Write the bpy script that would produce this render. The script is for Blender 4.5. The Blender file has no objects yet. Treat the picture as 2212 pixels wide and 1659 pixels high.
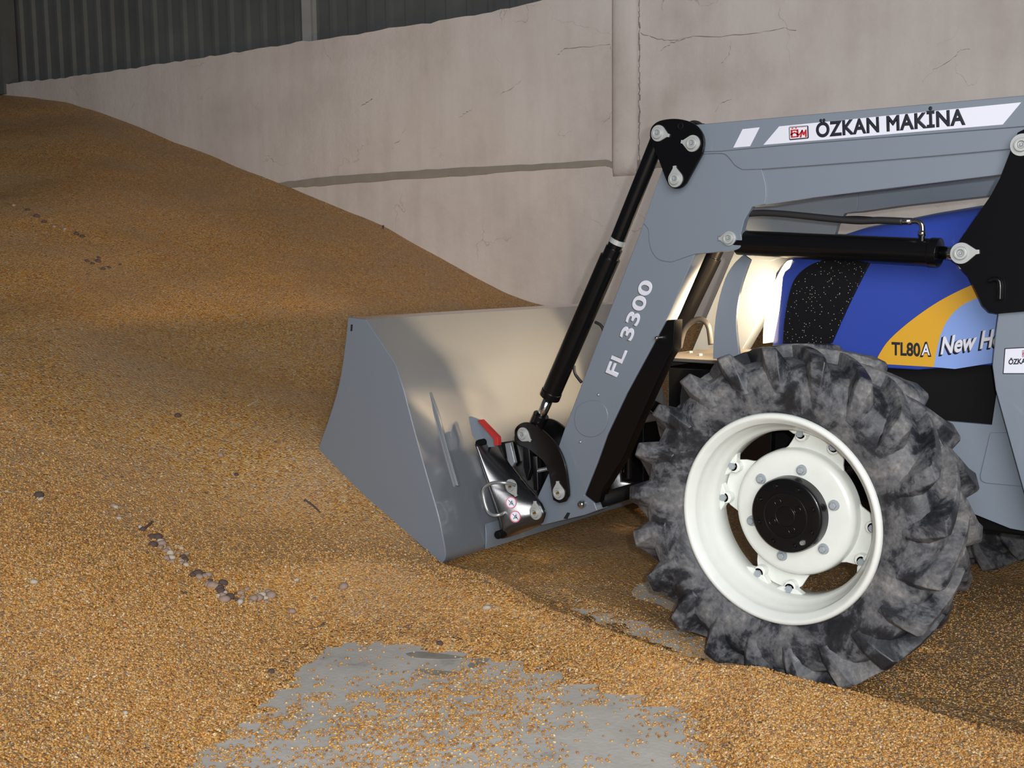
import bpy, bmesh, math, random
import numpy as np
from mathutils import Vector, Matrix

random.seed(7)
rng = np.random.default_rng(11)
S = bpy.context.scene
C = S.collection
R = math.radians
PI = math.pi

# ------------------------------------------------------------------ camera
IW, IH, FOC = 2212.0, 1659.0, 2300.0            # photograph size, focal length in its pixels
CAM = np.array((1.5111, -3.0619, 1.3610))
yaw, pit, rol = R(49.7), R(6.43), R(0.6)
fw = np.array((-math.cos(yaw) * math.cos(pit), math.sin(yaw) * math.cos(pit), -math.sin(pit)))
rt = np.array((math.sin(yaw), math.cos(yaw), 0.0))
up = np.cross(rt, fw)
rt, up = math.cos(rol) * rt - math.sin(rol) * up, math.cos(rol) * up + math.sin(rol) * rt
cam_data = bpy.data.cameras.new('camera')
cam_data.sensor_fit = 'HORIZONTAL'
cam_data.sensor_width = 36.0
cam_data.lens = FOC / IW * 36.0
cam_data.clip_start = 0.05
cam = bpy.data.objects.new('camera', cam_data)
C.objects.link(cam)
cam.matrix_world = Matrix(((rt[0], up[0], -fw[0], CAM[0]), (rt[1], up[1], -fw[1], CAM[1]),
                           (rt[2], up[2], -fw[2], CAM[2]), (0, 0, 0, 1)))
S.camera = cam

# ------------------------------------------------------------------ light
S.view_settings.view_transform = 'Standard'
S.view_settings.look = 'None'
S.view_settings.gamma = 1.0
S.view_settings.use_curve_mapping = False
S.view_settings.exposure = 0.0
S.cycles.max_bounces = 6
S.cycles.caustics_reflective = False
S.cycles.caustics_refractive = False
S.cycles.sample_clamp_indirect = 4.0
wld = bpy.data.worlds.new('dusk')
S.world = wld
wld.use_nodes = True
wld.node_tree.nodes['Background'].inputs[0].default_value = (0.80, 0.86, 1.0, 1)
wld.node_tree.nodes['Background'].inputs[1].default_value = 0.065


def lamp(name, kind, loc, target, energy, color, **kw):
    d = bpy.data.lights.new(name, kind)
    d.energy = energy
    d.color = color
    for k, v in kw.items():
        setattr(d, k, v)
    o = bpy.data.objects.new(name, d)
    C.objects.link(o)
    o.location = loc
    o.rotation_euler = (Vector(target) - Vector(loc)).to_track_quat('-Z', 'Y').to_euler()
    return o


# the built-in flash beside the lens, and a broad fill light added behind the photographer, as from an unseen gate
lamp('camera_flash', 'SPOT', tuple(CAM + rt * 0.09 + up * 0.05), tuple(CAM + fw * 5 + up * 0.35), 270.0, (0.97, 0.98, 1.0),
     shadow_soft_size=0.018, spot_size=R(92), spot_blend=0.9)
lamp('gate_fill', 'AREA', (3.8, -5.4, 3.2), (-2.4, 1.2, 0.4), 520.0, (0.97, 0.97, 1.0), shape='RECTANGLE', size=5.0, size_y=4.0)
YC = 0.98                                        # centre line of the tractor
HEADLAMP = [(-0.47, YC - 0.25, 1.20), (-0.47, YC + 0.25, 1.20)]
for hx, hy, hz in HEADLAMP:
    lamp('headlight_beam', 'SPOT', (hx, hy, hz), (hx - 5, hy - 0.25, hz - 0.32), 150.0, (1.0, 0.70, 0.40),
         shadow_soft_size=0.05, spot_size=R(120), spot_blend=1.0)


# ------------------------------------------------------------------ measuring on the photograph
def ray(u, v):
    return rt * ((u - IW / 2) / FOC) - up * ((v - IH / 2) / FOC) + fw


def at(u, v, y):                                 # point of the upright plane at lateral distance y
    d = ray(u, v)
    return CAM + d * ((y - CAM[1]) / d[1])


def xz(pts, y):
    return [(float(p[0]), float(p[2])) for p in (at(u, v, y) for u, v in pts)]


def onz(u, v, z):
    d = ray(u, v)
    return CAM + d * ((z - CAM[2]) / d[2])


WS, WX, WY = 0.18, -3.55, 3.42                   # the wall runs 10 degrees off the tractor's axis
WN = np.array((WS, -1.0, 0.0)) / math.hypot(WS, 1)   # its normal, into the room
WD = np.array((1.0, WS, 0.0)) / math.hypot(WS, 1)    # along it, to the right


def wally(x):
    return WY + WS * (x - WX)


def onw(u, v):
    d = ray(u, v)
    o = np.array((WX, WY, 0.0))
    return CAM + d * (np.dot(o - CAM, WN) / np.dot(d, WN))


def wall_s(p):                                   # distance along the wall
    return float(np.dot(p - np.array((WX, WY, 0.0)), WD))


def wall_p(s, z, out=0.0):
    p = np.array((WX, WY, 0.0)) + WD * s + WN * out
    return (p[0], p[1], z)


# ------------------------------------------------------------------ materials
def nodes(m):
    return m.node_tree.nodes, m.node_tree.links


def mat(name, color, rough=0.5, metal=0.0, coat=0.0, spec=0.5, bump=0.0, bscale=200.0, vary=0.0, vscale=6.0, crough=0.06, cior=1.5):
    m = bpy.data.materials.new(name)
    m.use_nodes = True
    n, l = nodes(m)
    b = n['Principled BSDF']
    b.inputs['Base Color'].default_value = (*color, 1)
    b.inputs['Roughness'].default_value = rough
    b.inputs['Metallic'].default_value = metal
    b.inputs['Coat Weight'].default_value = coat
    b.inputs['Coat Roughness'].default_value = crough
    b.inputs['Coat IOR'].default_value = cior
    b.inputs['Specular IOR Level'].default_value = spec
    tc = n.new('ShaderNodeTexCoord')
    if bump:
        t = n.new('ShaderNodeTexNoise'); t.inputs['Scale'].default_value = bscale; t.inputs['Detail'].default_value = 3
        bp = n.new('ShaderNodeBump'); bp.inputs['Strength'].default_value = bump; bp.inputs['Distance'].default_value = 0.002
        l.new(tc.outputs['Object'], t.inputs['Vector']); l.new(t.outputs[0], bp.inputs['Height'])
        l.new(bp.outputs[0], b.inputs['Normal'])
    if vary:
        t = n.new('ShaderNodeTexNoise'); t.inputs['Scale'].default_value = vscale; t.inputs['Detail'].default_value = 5
        mx = n.new('ShaderNodeMix'); mx.data_type = 'RGBA'
        mx.inputs[6].default_value = (*[c * (1 - vary) for c in color], 1)
        mx.inputs[7].default_value = (*[min(1, c * (1 + vary)) for c in color], 1)
        l.new(tc.outputs['Object'], t.inputs['Vector']); l.new(t.outputs[0], mx.inputs[0]); l.new(mx.outputs[2], b.inputs['Base Color'])
    return m


def ramp(n, stops, interp='LINEAR'):
    r = n.new('ShaderNodeValToRGB')
    r.color_ramp.interpolation = interp
    e = r.color_ramp.elements
    e[0].position, e[0].color = stops[0][0], (*stops[0][1], 1)
    e[1].position, e[1].color = stops[-1][0], (*stops[-1][1], 1)
    for p, c in stops[1:-1]:
        k = e.new(p); k.color = (*c, 1)
    return r


KERNEL = [(0.00, (0.255, 0.100, 0.023)), (0.12, (0.43, 0.200, 0.045)), (0.30, (0.52, 0.262, 0.062)), (0.50, (0.57, 0.322, 0.092)),
          (0.64, (0.50, 0.305, 0.135)), (0.75, (0.30, 0.125, 0.038)), (0.84, (0.68, 0.53, 0.31)), (0.92, (0.19, 0.125, 0.080)),
          (1.00, (0.65, 0.42, 0.140))]


def kernel_color(n, l, value):
    r = ramp(n, KERNEL)
    l.new(value, r.inputs[0])
    return r.outputs[0]


def make_grain():
    m = bpy.data.materials.new('maize')
    m.use_nodes = True
    n, l = nodes(m)
    b = n['Principled BSDF']
    b.inputs['Roughness'].default_value = 0.55
    b.inputs['Specular IOR Level'].default_value = 0.35
    tc = n.new('ShaderNodeTexCoord')
    v = n.new('ShaderNodeTexVoronoi'); v.inputs['Scale'].default_value = 112
    l.new(tc.outputs['Object'], v.inputs['Vector'])
    sep = n.new('ShaderNodeSeparateColor'); l.new(v.outputs['Color'], sep.inputs[0])
    col = kernel_color(n, l, sep.outputs[0])
    # dusty, greyer drifts
    t = n.new('ShaderNodeTexNoise'); t.inputs['Scale'].default_value = 1.6; t.inputs['Detail'].default_value = 6; t.inputs['Roughness'].default_value = 0.62
    l.new(tc.outputs['Object'], t.inputs['Vector'])
    rr = ramp(n, [(0.42, (0, 0, 0)), (0.72, (1, 1, 1))]); l.new(t.outputs[0], rr.inputs[0])
    mul = n.new('ShaderNodeMath'); mul.operation = 'MULTIPLY'; mul.inputs[1].default_value = 0.6; l.new(rr.outputs[0], mul.inputs[0])
    mx = n.new('ShaderNodeMix'); mx.data_type = 'RGBA'; l.new(mul.outputs[0], mx.inputs[0]); l.new(col, mx.inputs[6])
    mx.inputs[7].default_value = (0.37, 0.255, 0.155, 1)
    # chaff and dirt: larger scattered flecks
    v2 = n.new('ShaderNodeTexVoronoi'); v2.inputs['Scale'].default_value = 34
    l.new(tc.outputs['Object'], v2.inputs['Vector'])
    s2 = n.new('ShaderNodeSeparateColor'); l.new(v2.outputs['Color'], s2.inputs[0])
    g1 = n.new('ShaderNodeMath'); g1.operation = 'GREATER_THAN'; g1.inputs[1].default_value = 0.87; l.new(s2.outputs[0], g1.inputs[0])
    g2 = n.new('ShaderNodeMath'); g2.operation = 'LESS_THAN'; g2.inputs[1].default_value = 0.32; l.new(v2.outputs['Distance'], g2.inputs[0])
    g = n.new('ShaderNodeMath'); g.operation = 'MULTIPLY'; l.new(g1.outputs[0], g.inputs[0]); l.new(g2.outputs[0], g.inputs[1])
    gf = n.new('ShaderNodeMath'); gf.operation = 'MULTIPLY'; gf.inputs[1].default_value = 0.7; l.new(g.outputs[0], gf.inputs[0])
    chaff = ramp(n, [(0.0, (0.10, 0.06, 0.045)), (0.5, (0.30, 0.19, 0.15)), (1.0, (0.42, 0.34, 0.26))]); l.new(s2.outputs[1], chaff.inputs[0])
    mx2 = n.new('ShaderNodeMix'); mx2.data_type = 'RGBA'; l.new(gf.outputs[0], mx2.inputs[0]); l.new(mx.outputs[2], mx2.inputs[6]); l.new(chaff.outputs[0], mx2.inputs[7])
    # darker, greyer tone for the grain in the lane behind the ridge
    ta = n.new('ShaderNodeAttribute'); ta.attribute_name = 'lane_tone'
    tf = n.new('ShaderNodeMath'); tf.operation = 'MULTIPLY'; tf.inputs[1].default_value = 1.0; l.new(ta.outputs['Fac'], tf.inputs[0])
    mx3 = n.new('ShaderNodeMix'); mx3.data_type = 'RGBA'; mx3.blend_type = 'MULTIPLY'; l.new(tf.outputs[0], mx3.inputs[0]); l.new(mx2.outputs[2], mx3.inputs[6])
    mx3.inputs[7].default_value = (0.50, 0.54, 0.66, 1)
    l.new(mx3.outputs[2], b.inputs['Base Color'])
    bp = n.new('ShaderNodeBump'); bp.invert = True; bp.inputs['Strength'].default_value = 0.85; bp.inputs['Distance'].default_value = 0.006
    l.new(v.outputs['Distance'], bp.inputs['Height']); l.new(bp.outputs[0], b.inputs['Normal'])
    return m


def make_kernel():
    m = bpy.data.materials.new('maize_kernel')
    m.use_nodes = True
    n, l = nodes(m)
    b = n['Principled BSDF']
    b.inputs['Roughness'].default_value = 0.38
    oi = n.new('ShaderNodeObjectInfo')
    l.new(kernel_color(n, l, oi.outputs['Random']), b.inputs['Base Color'])
    return m


def make_plaster():
    m = bpy.data.materials.new('whitewashed_plaster')
    m.use_nodes = True
    n, l = nodes(m)
    b = n['Principled BSDF']
    b.inputs['Roughness'].default_value = 0.9
    b.inputs['Specular IOR Level'].default_value = 0.15
    tc = n.new('ShaderNodeTexCoord')
    t = n.new('ShaderNodeTexNoise'); t.inputs['Scale'].default_value = 1.3; t.inputs['Detail'].default_value = 8; t.inputs['Roughness'].default_value = 0.6
    l.new(tc.outputs['Object'], t.inputs['Vector'])
    r = ramp(n, [(0.25, (0.56, 0.495, 0.445)), (0.5, (0.68, 0.615, 0.56)), (0.75, (0.73, 0.68, 0.63))]); l.new(t.outputs[0], r.inputs[0])
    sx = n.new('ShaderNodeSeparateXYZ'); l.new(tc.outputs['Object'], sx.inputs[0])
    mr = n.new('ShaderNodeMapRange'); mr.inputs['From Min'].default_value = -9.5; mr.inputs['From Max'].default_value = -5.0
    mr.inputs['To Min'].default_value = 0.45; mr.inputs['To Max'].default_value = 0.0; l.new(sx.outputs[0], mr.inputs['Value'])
    mg = n.new('ShaderNodeMix'); mg.data_type = 'RGBA'; l.new(mr.outputs[0], mg.inputs[0]); l.new(r.outputs[0], mg.inputs[6]); mg.inputs[7].default_value = (0.36, 0.34, 0.325, 1)  # greyer plaster towards the far left, with light falloff painted in
    # run-down streaks
    mp = n.new('ShaderNodeMapping'); mp.inputs['Scale'].default_value = (7, 7, 0.9); l.new(tc.outputs['Object'], mp.inputs[0])
    t2 = n.new('ShaderNodeTexNoise'); t2.inputs['Scale'].default_value = 1.0; t2.inputs['Detail'].default_value = 4; l.new(mp.outputs[0], t2.inputs['Vector'])
    r2 = ramp(n, [(0.3, (0.90, 0.885, 0.87)), (0.6, (1, 1, 1))]); l.new(t2.outputs[0], r2.inputs[0])
    mx = n.new('ShaderNodeMix'); mx.data_type = 'RGBA'; mx.blend_type = 'MULTIPLY'; mx.inputs[0].default_value = 0.7
    l.new(mg.outputs[2], mx.inputs[6]); l.new(r2.outputs[0], mx.inputs[7])
    # hairline cracks
    v = n.new('ShaderNodeTexVoronoi'); v.feature = 'DISTANCE_TO_EDGE'; v.inputs['Scale'].default_value = 1.1
    ds = n.new('ShaderNodeTexNoise'); ds.inputs['Scale'].default_value = 3.5; ds.inputs['Detail'].default_value = 6
    l.new(tc.outputs['Object'], ds.inputs['Vector'])
    av = n.new('ShaderNodeVectorMath'); av.operation = 'ADD'; l.new(tc.outputs['Object'], av.inputs[0])
    sv = n.new('ShaderNodeVectorMath'); sv.operation = 'SCALE'; sv.inputs['Scale'].default_value = 0.55; l.new(ds.outputs['Color'], sv.inputs[0]); l.new(sv.outputs[0], av.inputs[1])
    l.new(av.outputs[0], v.inputs['Vector'])
    rc = ramp(n, [(0.0, (0.62, 0.58, 0.54)), (0.004, (1, 1, 1))]); l.new(v.outputs['Distance'], rc.inputs[0])
    tm = n.new('ShaderNodeTexNoise'); tm.inputs['Scale'].default_value = 2.0; l.new(tc.outputs['Object'], tm.inputs['Vector'])
    rm = ramp(n, [(0.52, (0, 0, 0)), (0.62, (1, 1, 1))]); l.new(tm.outputs[0], rm.inputs[0])
    mx2 = n.new('ShaderNodeMix'); mx2.data_type = 'RGBA'; mx2.blend_type = 'MULTIPLY'
    l.new(rm.outputs[0], mx2.inputs[0]); l.new(mx.outputs[2], mx2.inputs[6]); l.new(rc.outputs[0], mx2.inputs[7])
    l.new(mx2.outputs[2], b.inputs['Base Color'])
    t3 = n.new('ShaderNodeTexNoise'); t3.inputs['Scale'].default_value = 14; t3.inputs['Detail'].default_value = 8; t3.inputs['Roughness'].default_value = 0.65
    l.new(tc.outputs['Object'], t3.inputs['Vector'])
    bp = n.new('ShaderNodeBump'); bp.inputs['Strength'].default_value = 0.35; bp.inputs['Distance'].default_value = 0.02
    l.new(t3.outputs[0], bp.inputs['Height']); l.new(bp.outputs[0], b.inputs['Normal'])
    return m


def make_concrete():
    m = bpy.data.materials.new('dusty_concrete')
    m.use_nodes = True
    n, l = nodes(m)
    b = n['Principled BSDF']
    b.inputs['Roughness'].default_value = 0.85
    tc = n.new('ShaderNodeTexCoord')
    t = n.new('ShaderNodeTexNoise'); t.inputs['Scale'].default_value = 5; t.inputs['Detail'].default_value = 8; t.inputs['Roughness'].default_value = 0.65
    l.new(tc.outputs['Object'], t.inputs['Vector'])
    r = ramp(n, [(0.28, (0.25, 0.235, 0.21)), (0.40, (0.44, 0.415, 0.37)), (0.7, (0.54, 0.51, 0.46))]); l.new(t.outputs[0], r.inputs[0])
    l.new(r.outputs[0], b.inputs['Base Color'])
    bp = n.new('ShaderNodeBump'); bp.inputs['Strength'].default_value = 0.3; bp.inputs['Distance'].default_value = 0.004
    t2 = n.new('ShaderNodeTexNoise'); t2.inputs['Scale'].default_value = 60; t2.inputs['Detail'].default_value = 4
    l.new(tc.outputs['Object'], t2.inputs['Vector']); l.new(t2.outputs[0], bp.inputs['Height']); l.new(bp.outputs[0], b.inputs['Normal'])
    return m


def make_rubber():
    m = bpy.data.materials.new('dusty_rubber')
    m.use_nodes = True
    n, l = nodes(m)
    b = n['Principled BSDF']
    tc = n.new('ShaderNodeTexCoord')
    t = n.new('ShaderNodeTexNoise'); t.inputs['Scale'].default_value = 7.0; t.inputs['Detail'].default_value = 10; t.inputs['Roughness'].default_value = 0.66; t.inputs['Distortion'].default_value = 0.35
    l.new(tc.outputs['Object'], t.inputs['Vector'])
    r = ramp(n, [(0.40, (0.014, 0.015, 0.018)), (0.455, (0.026, 0.028, 0.034)), (0.50, (0.085, 0.087, 0.093)), (0.56, (0.125, 0.124, 0.125)), (0.66, (0.215, 0.205, 0.195))]); l.new(t.outputs[0], r.inputs[0])
    t2 = n.new('ShaderNodeTexNoise'); t2.inputs['Scale'].default_value = 70; t2.inputs['Detail'].default_value = 5
    l.new(tc.outputs['Object'], t2.inputs['Vector'])
    r2 = ramp(n, [(0.3, (0.6, 0.6, 0.6)), (0.7, (1.15, 1.15, 1.15))]); l.new(t2.outputs[0], r2.inputs[0])
    mx = n.new('ShaderNodeMix'); mx.data_type = 'RGBA'; mx.blend_type = 'MULTIPLY'; mx.inputs[0].default_value = 1
    l.new(r.outputs[0], mx.inputs[6]); l.new(r2.outputs[0], mx.inputs[7]); l.new(mx.outputs[2], b.inputs['Base Color'])
    rr = ramp(n, [(0.42, (0.42, 0.42, 0.42)), (0.6, (0.9, 0.9, 0.9))]); l.new(t.outputs[0], rr.inputs[0]); l.new(rr.outputs[0], b.inputs['Roughness'])
    bp = n.new('ShaderNodeBump'); bp.inputs['Strength'].default_value = 0.35; bp.inputs['Distance'].default_value = 0.006
    l.new(t.outputs[0], bp.inputs['Height']); l.new(bp.outputs[0], b.inputs['Normal'])
    return m


def make_speckled():
    m = mat('dusty_mesh', (0.02, 0.02, 0.021), 0.35, spec=0.25)
    n, l = nodes(m)
    b = n['Principled BSDF']
    tc = n.new('ShaderNodeTexCoord')
    v = n.new('ShaderNodeTexVoronoi'); v.inputs['Scale'].default_value = 150; l.new(tc.outputs['Object'], v.inputs['Vector'])
    s = n.new('ShaderNodeSeparateColor'); l.new(v.outputs['Color'], s.inputs[0])
    a = n.new('ShaderNodeMath'); a.operation = 'GREATER_THAN'; a.inputs[1].default_value = 0.72; l.new(s.outputs[0], a.inputs[0])
    c = n.new('ShaderNodeMath'); c.operation = 'LESS_THAN'; c.inputs[1].default_value = 0.22; l.new(v.outputs['Distance'], c.inputs[0])
    d = n.new('ShaderNodeMath'); d.operation = 'MULTIPLY'; l.new(a.outputs[0], d.inputs[0]); l.new(c.outputs[0], d.inputs[1])
    mx = n.new('ShaderNodeMix'); mx.data_type = 'RGBA'; l.new(d.outputs[0], mx.inputs[0])
    mx.inputs[6].default_value = (0.006, 0.006, 0.007, 1); mx.inputs[7].default_value = (0.38, 0.36, 0.32, 1)
    l.new(mx.outputs[2], b.inputs['Base Color'])
    return m


def emit(name, color, strength):
    m = bpy.data.materials.new(name)
    m.use_nodes = True
    b = m.node_tree.nodes['Principled BSDF']
    b.inputs['Base Color'].default_value = (*color, 1)
    b.inputs['Emission Color'].default_value = (*color, 1)
    b.inputs['Emission Strength'].default_value = strength
    return m


M = dict(
    grain=make_grain(), kernel=make_kernel(), plaster=make_plaster(), concrete=make_concrete(), rubber=make_rubber(), mesh=make_speckled(),
    mortar=mat('bare_mortar', (0.30, 0.265, 0.22), 0.95, vary=0.2, vscale=9, bump=0.6, bscale=60),
    crack=mat('crack_dirt', (0.24, 0.21, 0.18), 1.0),
    tin=mat('grey_sheet_metal', (0.10, 0.105, 0.098), 0.55, 0.0, vary=0.35, vscale=3),
    steel=mat('pale_steel', (0.30, 0.30, 0.28), 0.6, vary=0.2),
    gray=mat('grey_paint', (0.178, 0.208, 0.245), 0.38, 0.0, coat=0.35, bump=0.05, bscale=350),
    shell=mat('bucket_paint', (0.135, 0.148, 0.163), 0.26, 0.0, coat=1.0, crough=0.12, bump=0.06, bscale=90),
    black=mat('black_paint', (0.0035, 0.0035, 0.004), 0.25, 0.0, coat=0.08, spec=0.3),
    gloss=mat('glossy_black_paint', (0.006, 0.006, 0.007), 0.24, 0.0, coat=1.0, crough=0.25, cior=1.9, bump=0.25, bscale=140),
    satin=mat('satin_black', (0.0045, 0.0045, 0.005), 0.6, spec=0.15),
    hose=mat('hose_rubber', (0.016, 0.016, 0.017), 0.5),
    chrome=mat('chrome', (0.62, 0.62, 0.60), 0.14, 1.0),
    zinc=mat('zinc_plate', (0.46, 0.48, 0.48), 0.36, 0.75),
    pinm=mat('pin_casting', (0.47, 0.49, 0.47), 0.42, 0.35),
    brass=mat('brass_nipple', (0.50, 0.30, 0.08), 0.3, 0.8),
    bolt=mat('bolt_grey', (0.30, 0.33, 0.345), 0.5, 0.1),
    white=mat('ivory_rim_paint', (0.66, 0.68, 0.63), 0.32, 0.0, coat=0.3, vary=0.06, vscale=20),
    blue=mat('blue_paint', (0.030, 0.060, 0.32), 0.28, 0.0, coat=0.4),
    paleblue=mat('light_blue_decal', (0.22, 0.33, 0.66), 0.4),
    yellow=mat('yellow_decal', (0.62, 0.33, 0.025), 0.42),
    decal=mat('white_decal', (0.66, 0.67, 0.74), 0.42),
    ink=mat('dark_ink', (0.012, 0.014, 0.022), 0.45),
    red=mat('red_paint', (0.42, 0.025, 0.022), 0.4),
    pink=mat('sticker_ring', (0.55, 0.12, 0.16), 0.45),
    tray=mat('dark_tray', (0.062, 0.060, 0.058), 0.5),
    smear=mat('damp_smear', (0.26, 0.235, 0.20), 0.85, vary=0.5, vscale=25),
    lens=emit('lamp_glow', (1.0, 0.78, 0.45), 3.0),
    cob=mat('broken_cob', (0.36, 0.26, 0.20), 0.9, vary=0.35, vscale=40, bump=0.6, bscale=150),
    dirt=mat('dark_clod', (0.085, 0.055, 0.045), 0.95, vary=0.3, vscale=40),
    pale=mat('pale_husk', (0.44, 0.38, 0.31), 0.9, vary=0.2, vscale=40),
)


# ------------------------------------------------------------------ mesh helpers
def obj(name, bm, m, parent=None, smooth=False, bevel=0.0, seg=2, subsurf=0, loc=None, keep=False):
    if not keep:
        bmesh.ops.recalc_face_normals(bm, faces=bm.faces[:])
    me = bpy.data.meshes.new(name)
    bm.to_mesh(me)
    bm.free()
    if smooth:
        me.polygons.foreach_set('use_smooth', [True] * len(me.polygons))
    me.materials.append(M[m] if isinstance(m, str) else m)
    o = bpy.data.objects.new(name, me)
    C.objects.link(o)
    if parent is not None:
        o.parent = parent
        if parent.parent is None and parent.type == 'EMPTY':
            o.location = -parent.location
    if loc:
        o.location = loc
    if bevel:
        b = o.modifiers.new('edge', 'BEVEL'); b.width = bevel; b.segments = seg; b.limit_method = 'ANGLE'; b.angle_limit = R(35)
        me.polygons.foreach_set('use_smooth', [True] * len(me.polygons))
        w = o.modifiers.new('normals', 'WEIGHTED_NORMAL'); w.keep_sharp = True
    if subsurf:
        s = o.modifiers.new('smooth', 'SUBSURF'); s.levels = subsurf; s.render_levels = subsurf
    return o


def tag(o, label=None, cat=None, group=None, kind=None):
    if label: o['label'] = label
    if cat: o['category'] = cat
    if group: o['group'] = group
    if kind: o['kind'] = kind
    return o


def prism(bm, pts, y0, y1):
    """polygon in x, z extruded between two lateral distances"""
    a = [bm.verts.new((x, y0, z)) for x, z in pts]
    b = [bm.verts.new((x, y1, z)) for x, z in pts]
    k = len(pts)
    bm.faces.new(a)
    bm.faces.new(b[::-1])
    for i in range(k):
        bm.faces.new((a[i], a[(i + 1) % k], b[(i + 1) % k], b[i]))


def P(pts, y0, y1, plane=None):
    bm = bmesh.new()
    prism(bm, xz(pts, y0 if plane is None else plane), y0, y1)
    return bm


def box(bm, x0, x1, y0, y1, z0, z1):
    prism(bm, [(x0, z0), (x1, z0), (x1, z1), (x0, z1)], y0, y1)


def smooth_path(pts, n=8):
    p = [Vector(q) for q in pts]
    if len(p) < 3:
        return p
    out = []
    for i in range(len(p) - 1):
        a, b, c, d = p[max(i - 1, 0)], p[i], p[i + 1], p[min(i + 2, len(p) - 1)]
        for k in range(n):
            t = k / n
            out.append(0.5 * (2 * b + (c - a) * t + (2 * a - 5 * b + 4 * c - d) * t * t + (3 * b - a - 3 * c + d) * t ** 3))
    out.append(p[-1])
    return out


def curve2(pts, n=6):
    return [(v.x, v.y) for v in smooth_path([(a, b, 0) for a, b in pts], n)]


def tube(bm, pts, r, seg=14, caps=True):
    p = [Vector(q) for q in pts]
    rings = []
    nrm = None
    for i, q in enumerate(p):
        t = (p[min(i + 1, len(p) - 1)] - p[max(i - 1, 0)]).normalized()
        if nrm is None:
            nrm = t.orthogonal().normalized()
        nrm = (nrm - t * nrm.dot(t)).normalized()
        bi = t.cross(nrm)
        rr = r[i] if isinstance(r, (list, tuple)) else r
        rings.append([bm.verts.new(q + (nrm * math.cos(2 * PI * k / seg) + bi * math.sin(2 * PI * k / seg)) * rr) for k in range(seg)])
    for a, b in zip(rings, rings[1:]):
        for k in range(seg):
            bm.faces.new((a[k], a[(k + 1) % seg], b[(k + 1) % seg], b[k]))
    if caps:
        bm.faces.new(rings[0])
        bm.faces.new(rings[-1][::-1])


def lathe(bm, prof, cx, cz, seg=48, closed=False, y0=0.0):
    """profile of (radius, y) turned about the lateral axis through cx, cz"""
    rings = []
    for r, y in prof:
        if r < 1e-6:
            rings.append([bm.verts.new((cx, y0 + y, cz))])
        else:
            rings.append([bm.verts.new((cx + r * math.cos(2 * PI * k / seg), y0 + y, cz + r * math.sin(2 * PI * k / seg))) for k in range(seg)])
    pairs = list(zip(rings, rings[1:]))
    if closed:
        pairs.append((rings[-1], rings[0]))
    for a, b in pairs:
        for k in range(seg):
            k2 = (k + 1) % seg
            if len(a) == 1 and len(b) == 1:
                continue
            if len(a) == 1:
                bm.faces.new((a[0], b[k2], b[k]))
            elif len(b) == 1:
                bm.faces.new((a[k], a[k2], b[0]))
            else:
                bm.faces.new((a[k], a[k2], b[k2], b[k]))


def cyl_between(bm, a, b, r, seg=20):
    tube(bm, [a, b], r, seg)


def copy_tree(o, off, parent=None):
    c = o.copy()
    C.objects.link(c)
    c.parent = parent if parent is not None else o.parent
    if parent is None:
        c.location = o.location + Vector(off)
    for ch in list(o.children):
        copy_tree(ch, off, c)
    return c


def lettering(name, body, m, parent, origin, xdir, zdir, width, height, y, bold=0.0, shear=0.0, gap=1.0):
    """lettering in the upright plane y: starts at origin (x, z), runs along xdir, stands along zdir"""
    cu = bpy.data.curves.new(name, 'FONT')
    cu.body = body
    cu.size = 1.0
    cu.bevel_depth = bold
    cu.bevel_resolution = 0
    cu.extrude = 0.0
    cu.shear = shear
    cu.space_character = gap
    t = bpy.data.objects.new(name, cu)
    C.objects.link(t)
    dg = bpy.context.evaluated_depsgraph_get()
    me = bpy.data.meshes.new_from_object(t.evaluated_get(dg))
    bpy.data.objects.remove(t)
    co = np.zeros(len(me.vertices) * 3)
    me.vertices.foreach_get('co', co)
    co = co.reshape(-1, 3)
    lo, hi = co[:, 0].min(), co[:, 0].max()
    caph = 0.70                                  # capital height of the built-in face at size one
    u = (co[:, 0] - lo) / (hi - lo) * width
    v = co[:, 1] / caph * height
    out = np.stack((origin[0] + u * xdir[0] + v * zdir[0], y - co[:, 2] * height * 0.03, origin[1] + u * xdir[1] + v * zdir[1]), 1)
    me.vertices.foreach_set('co', out.ravel())
    bm = bmesh.new()
    bm.from_mesh(me)
    bpy.data.meshes.remove(me)
    return obj(name, bm, m, parent, keep=True)


# ------------------------------------------------------------------ the setting
def struct(o):
    o['kind'] = 'structure'
    return o


bm = bmesh.new()
box(bm, -14, 6, -7, 8, -0.2, 0.0)
floor = struct(obj('floor', bm, 'concrete'))
tag(floor, 'dusty grey concrete floor showing between the spilled maize', 'floor')

TOP = [(0, 183), (60, 176), (120, 170), (236, 155), (330, 141), (428, 125), (530, 110), (585, 102), (640, 92), (740, 78), (840, 62), (930, 49), (1025, 33), (1100, 16), (1177, -2)]
top = [(wall_s(onw(u, v)), float(onw(u, v)[2])) for u, v in TOP]
top = [(top[0][0] - 3.0, top[0][1] - 0.05)] + top + [(7.5, top[-1][1] + 0.05)]
# ragged upper edge
rag = []
for (s0, z0), (s1, z1) in zip(top, top[1:]):
    k = max(2, int((s1 - s0) / 0.07))
    for i in range(k):
        t = i / k
        rag.append((s0 + (s1 - s0) * t, z0 + (z1 - z0) * t + random.uniform(-0.008, 0.008)))
rag.append(top[-1])


def wall_panel(bm, outline, out0, out1):
    a = [bm.verts.new(wall_p(s, z, out0)) for s, z in outline]
    b = [bm.verts.new(wall_p(s, z, out1)) for s, z in outline]
    k = len(outline)
    bm.faces.new(a); bm.faces.new(b[::-1])
    for i in range(k):
        bm.faces.new((a[i], a[(i + 1) % k], b[(i + 1) % k], b[i]))


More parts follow.
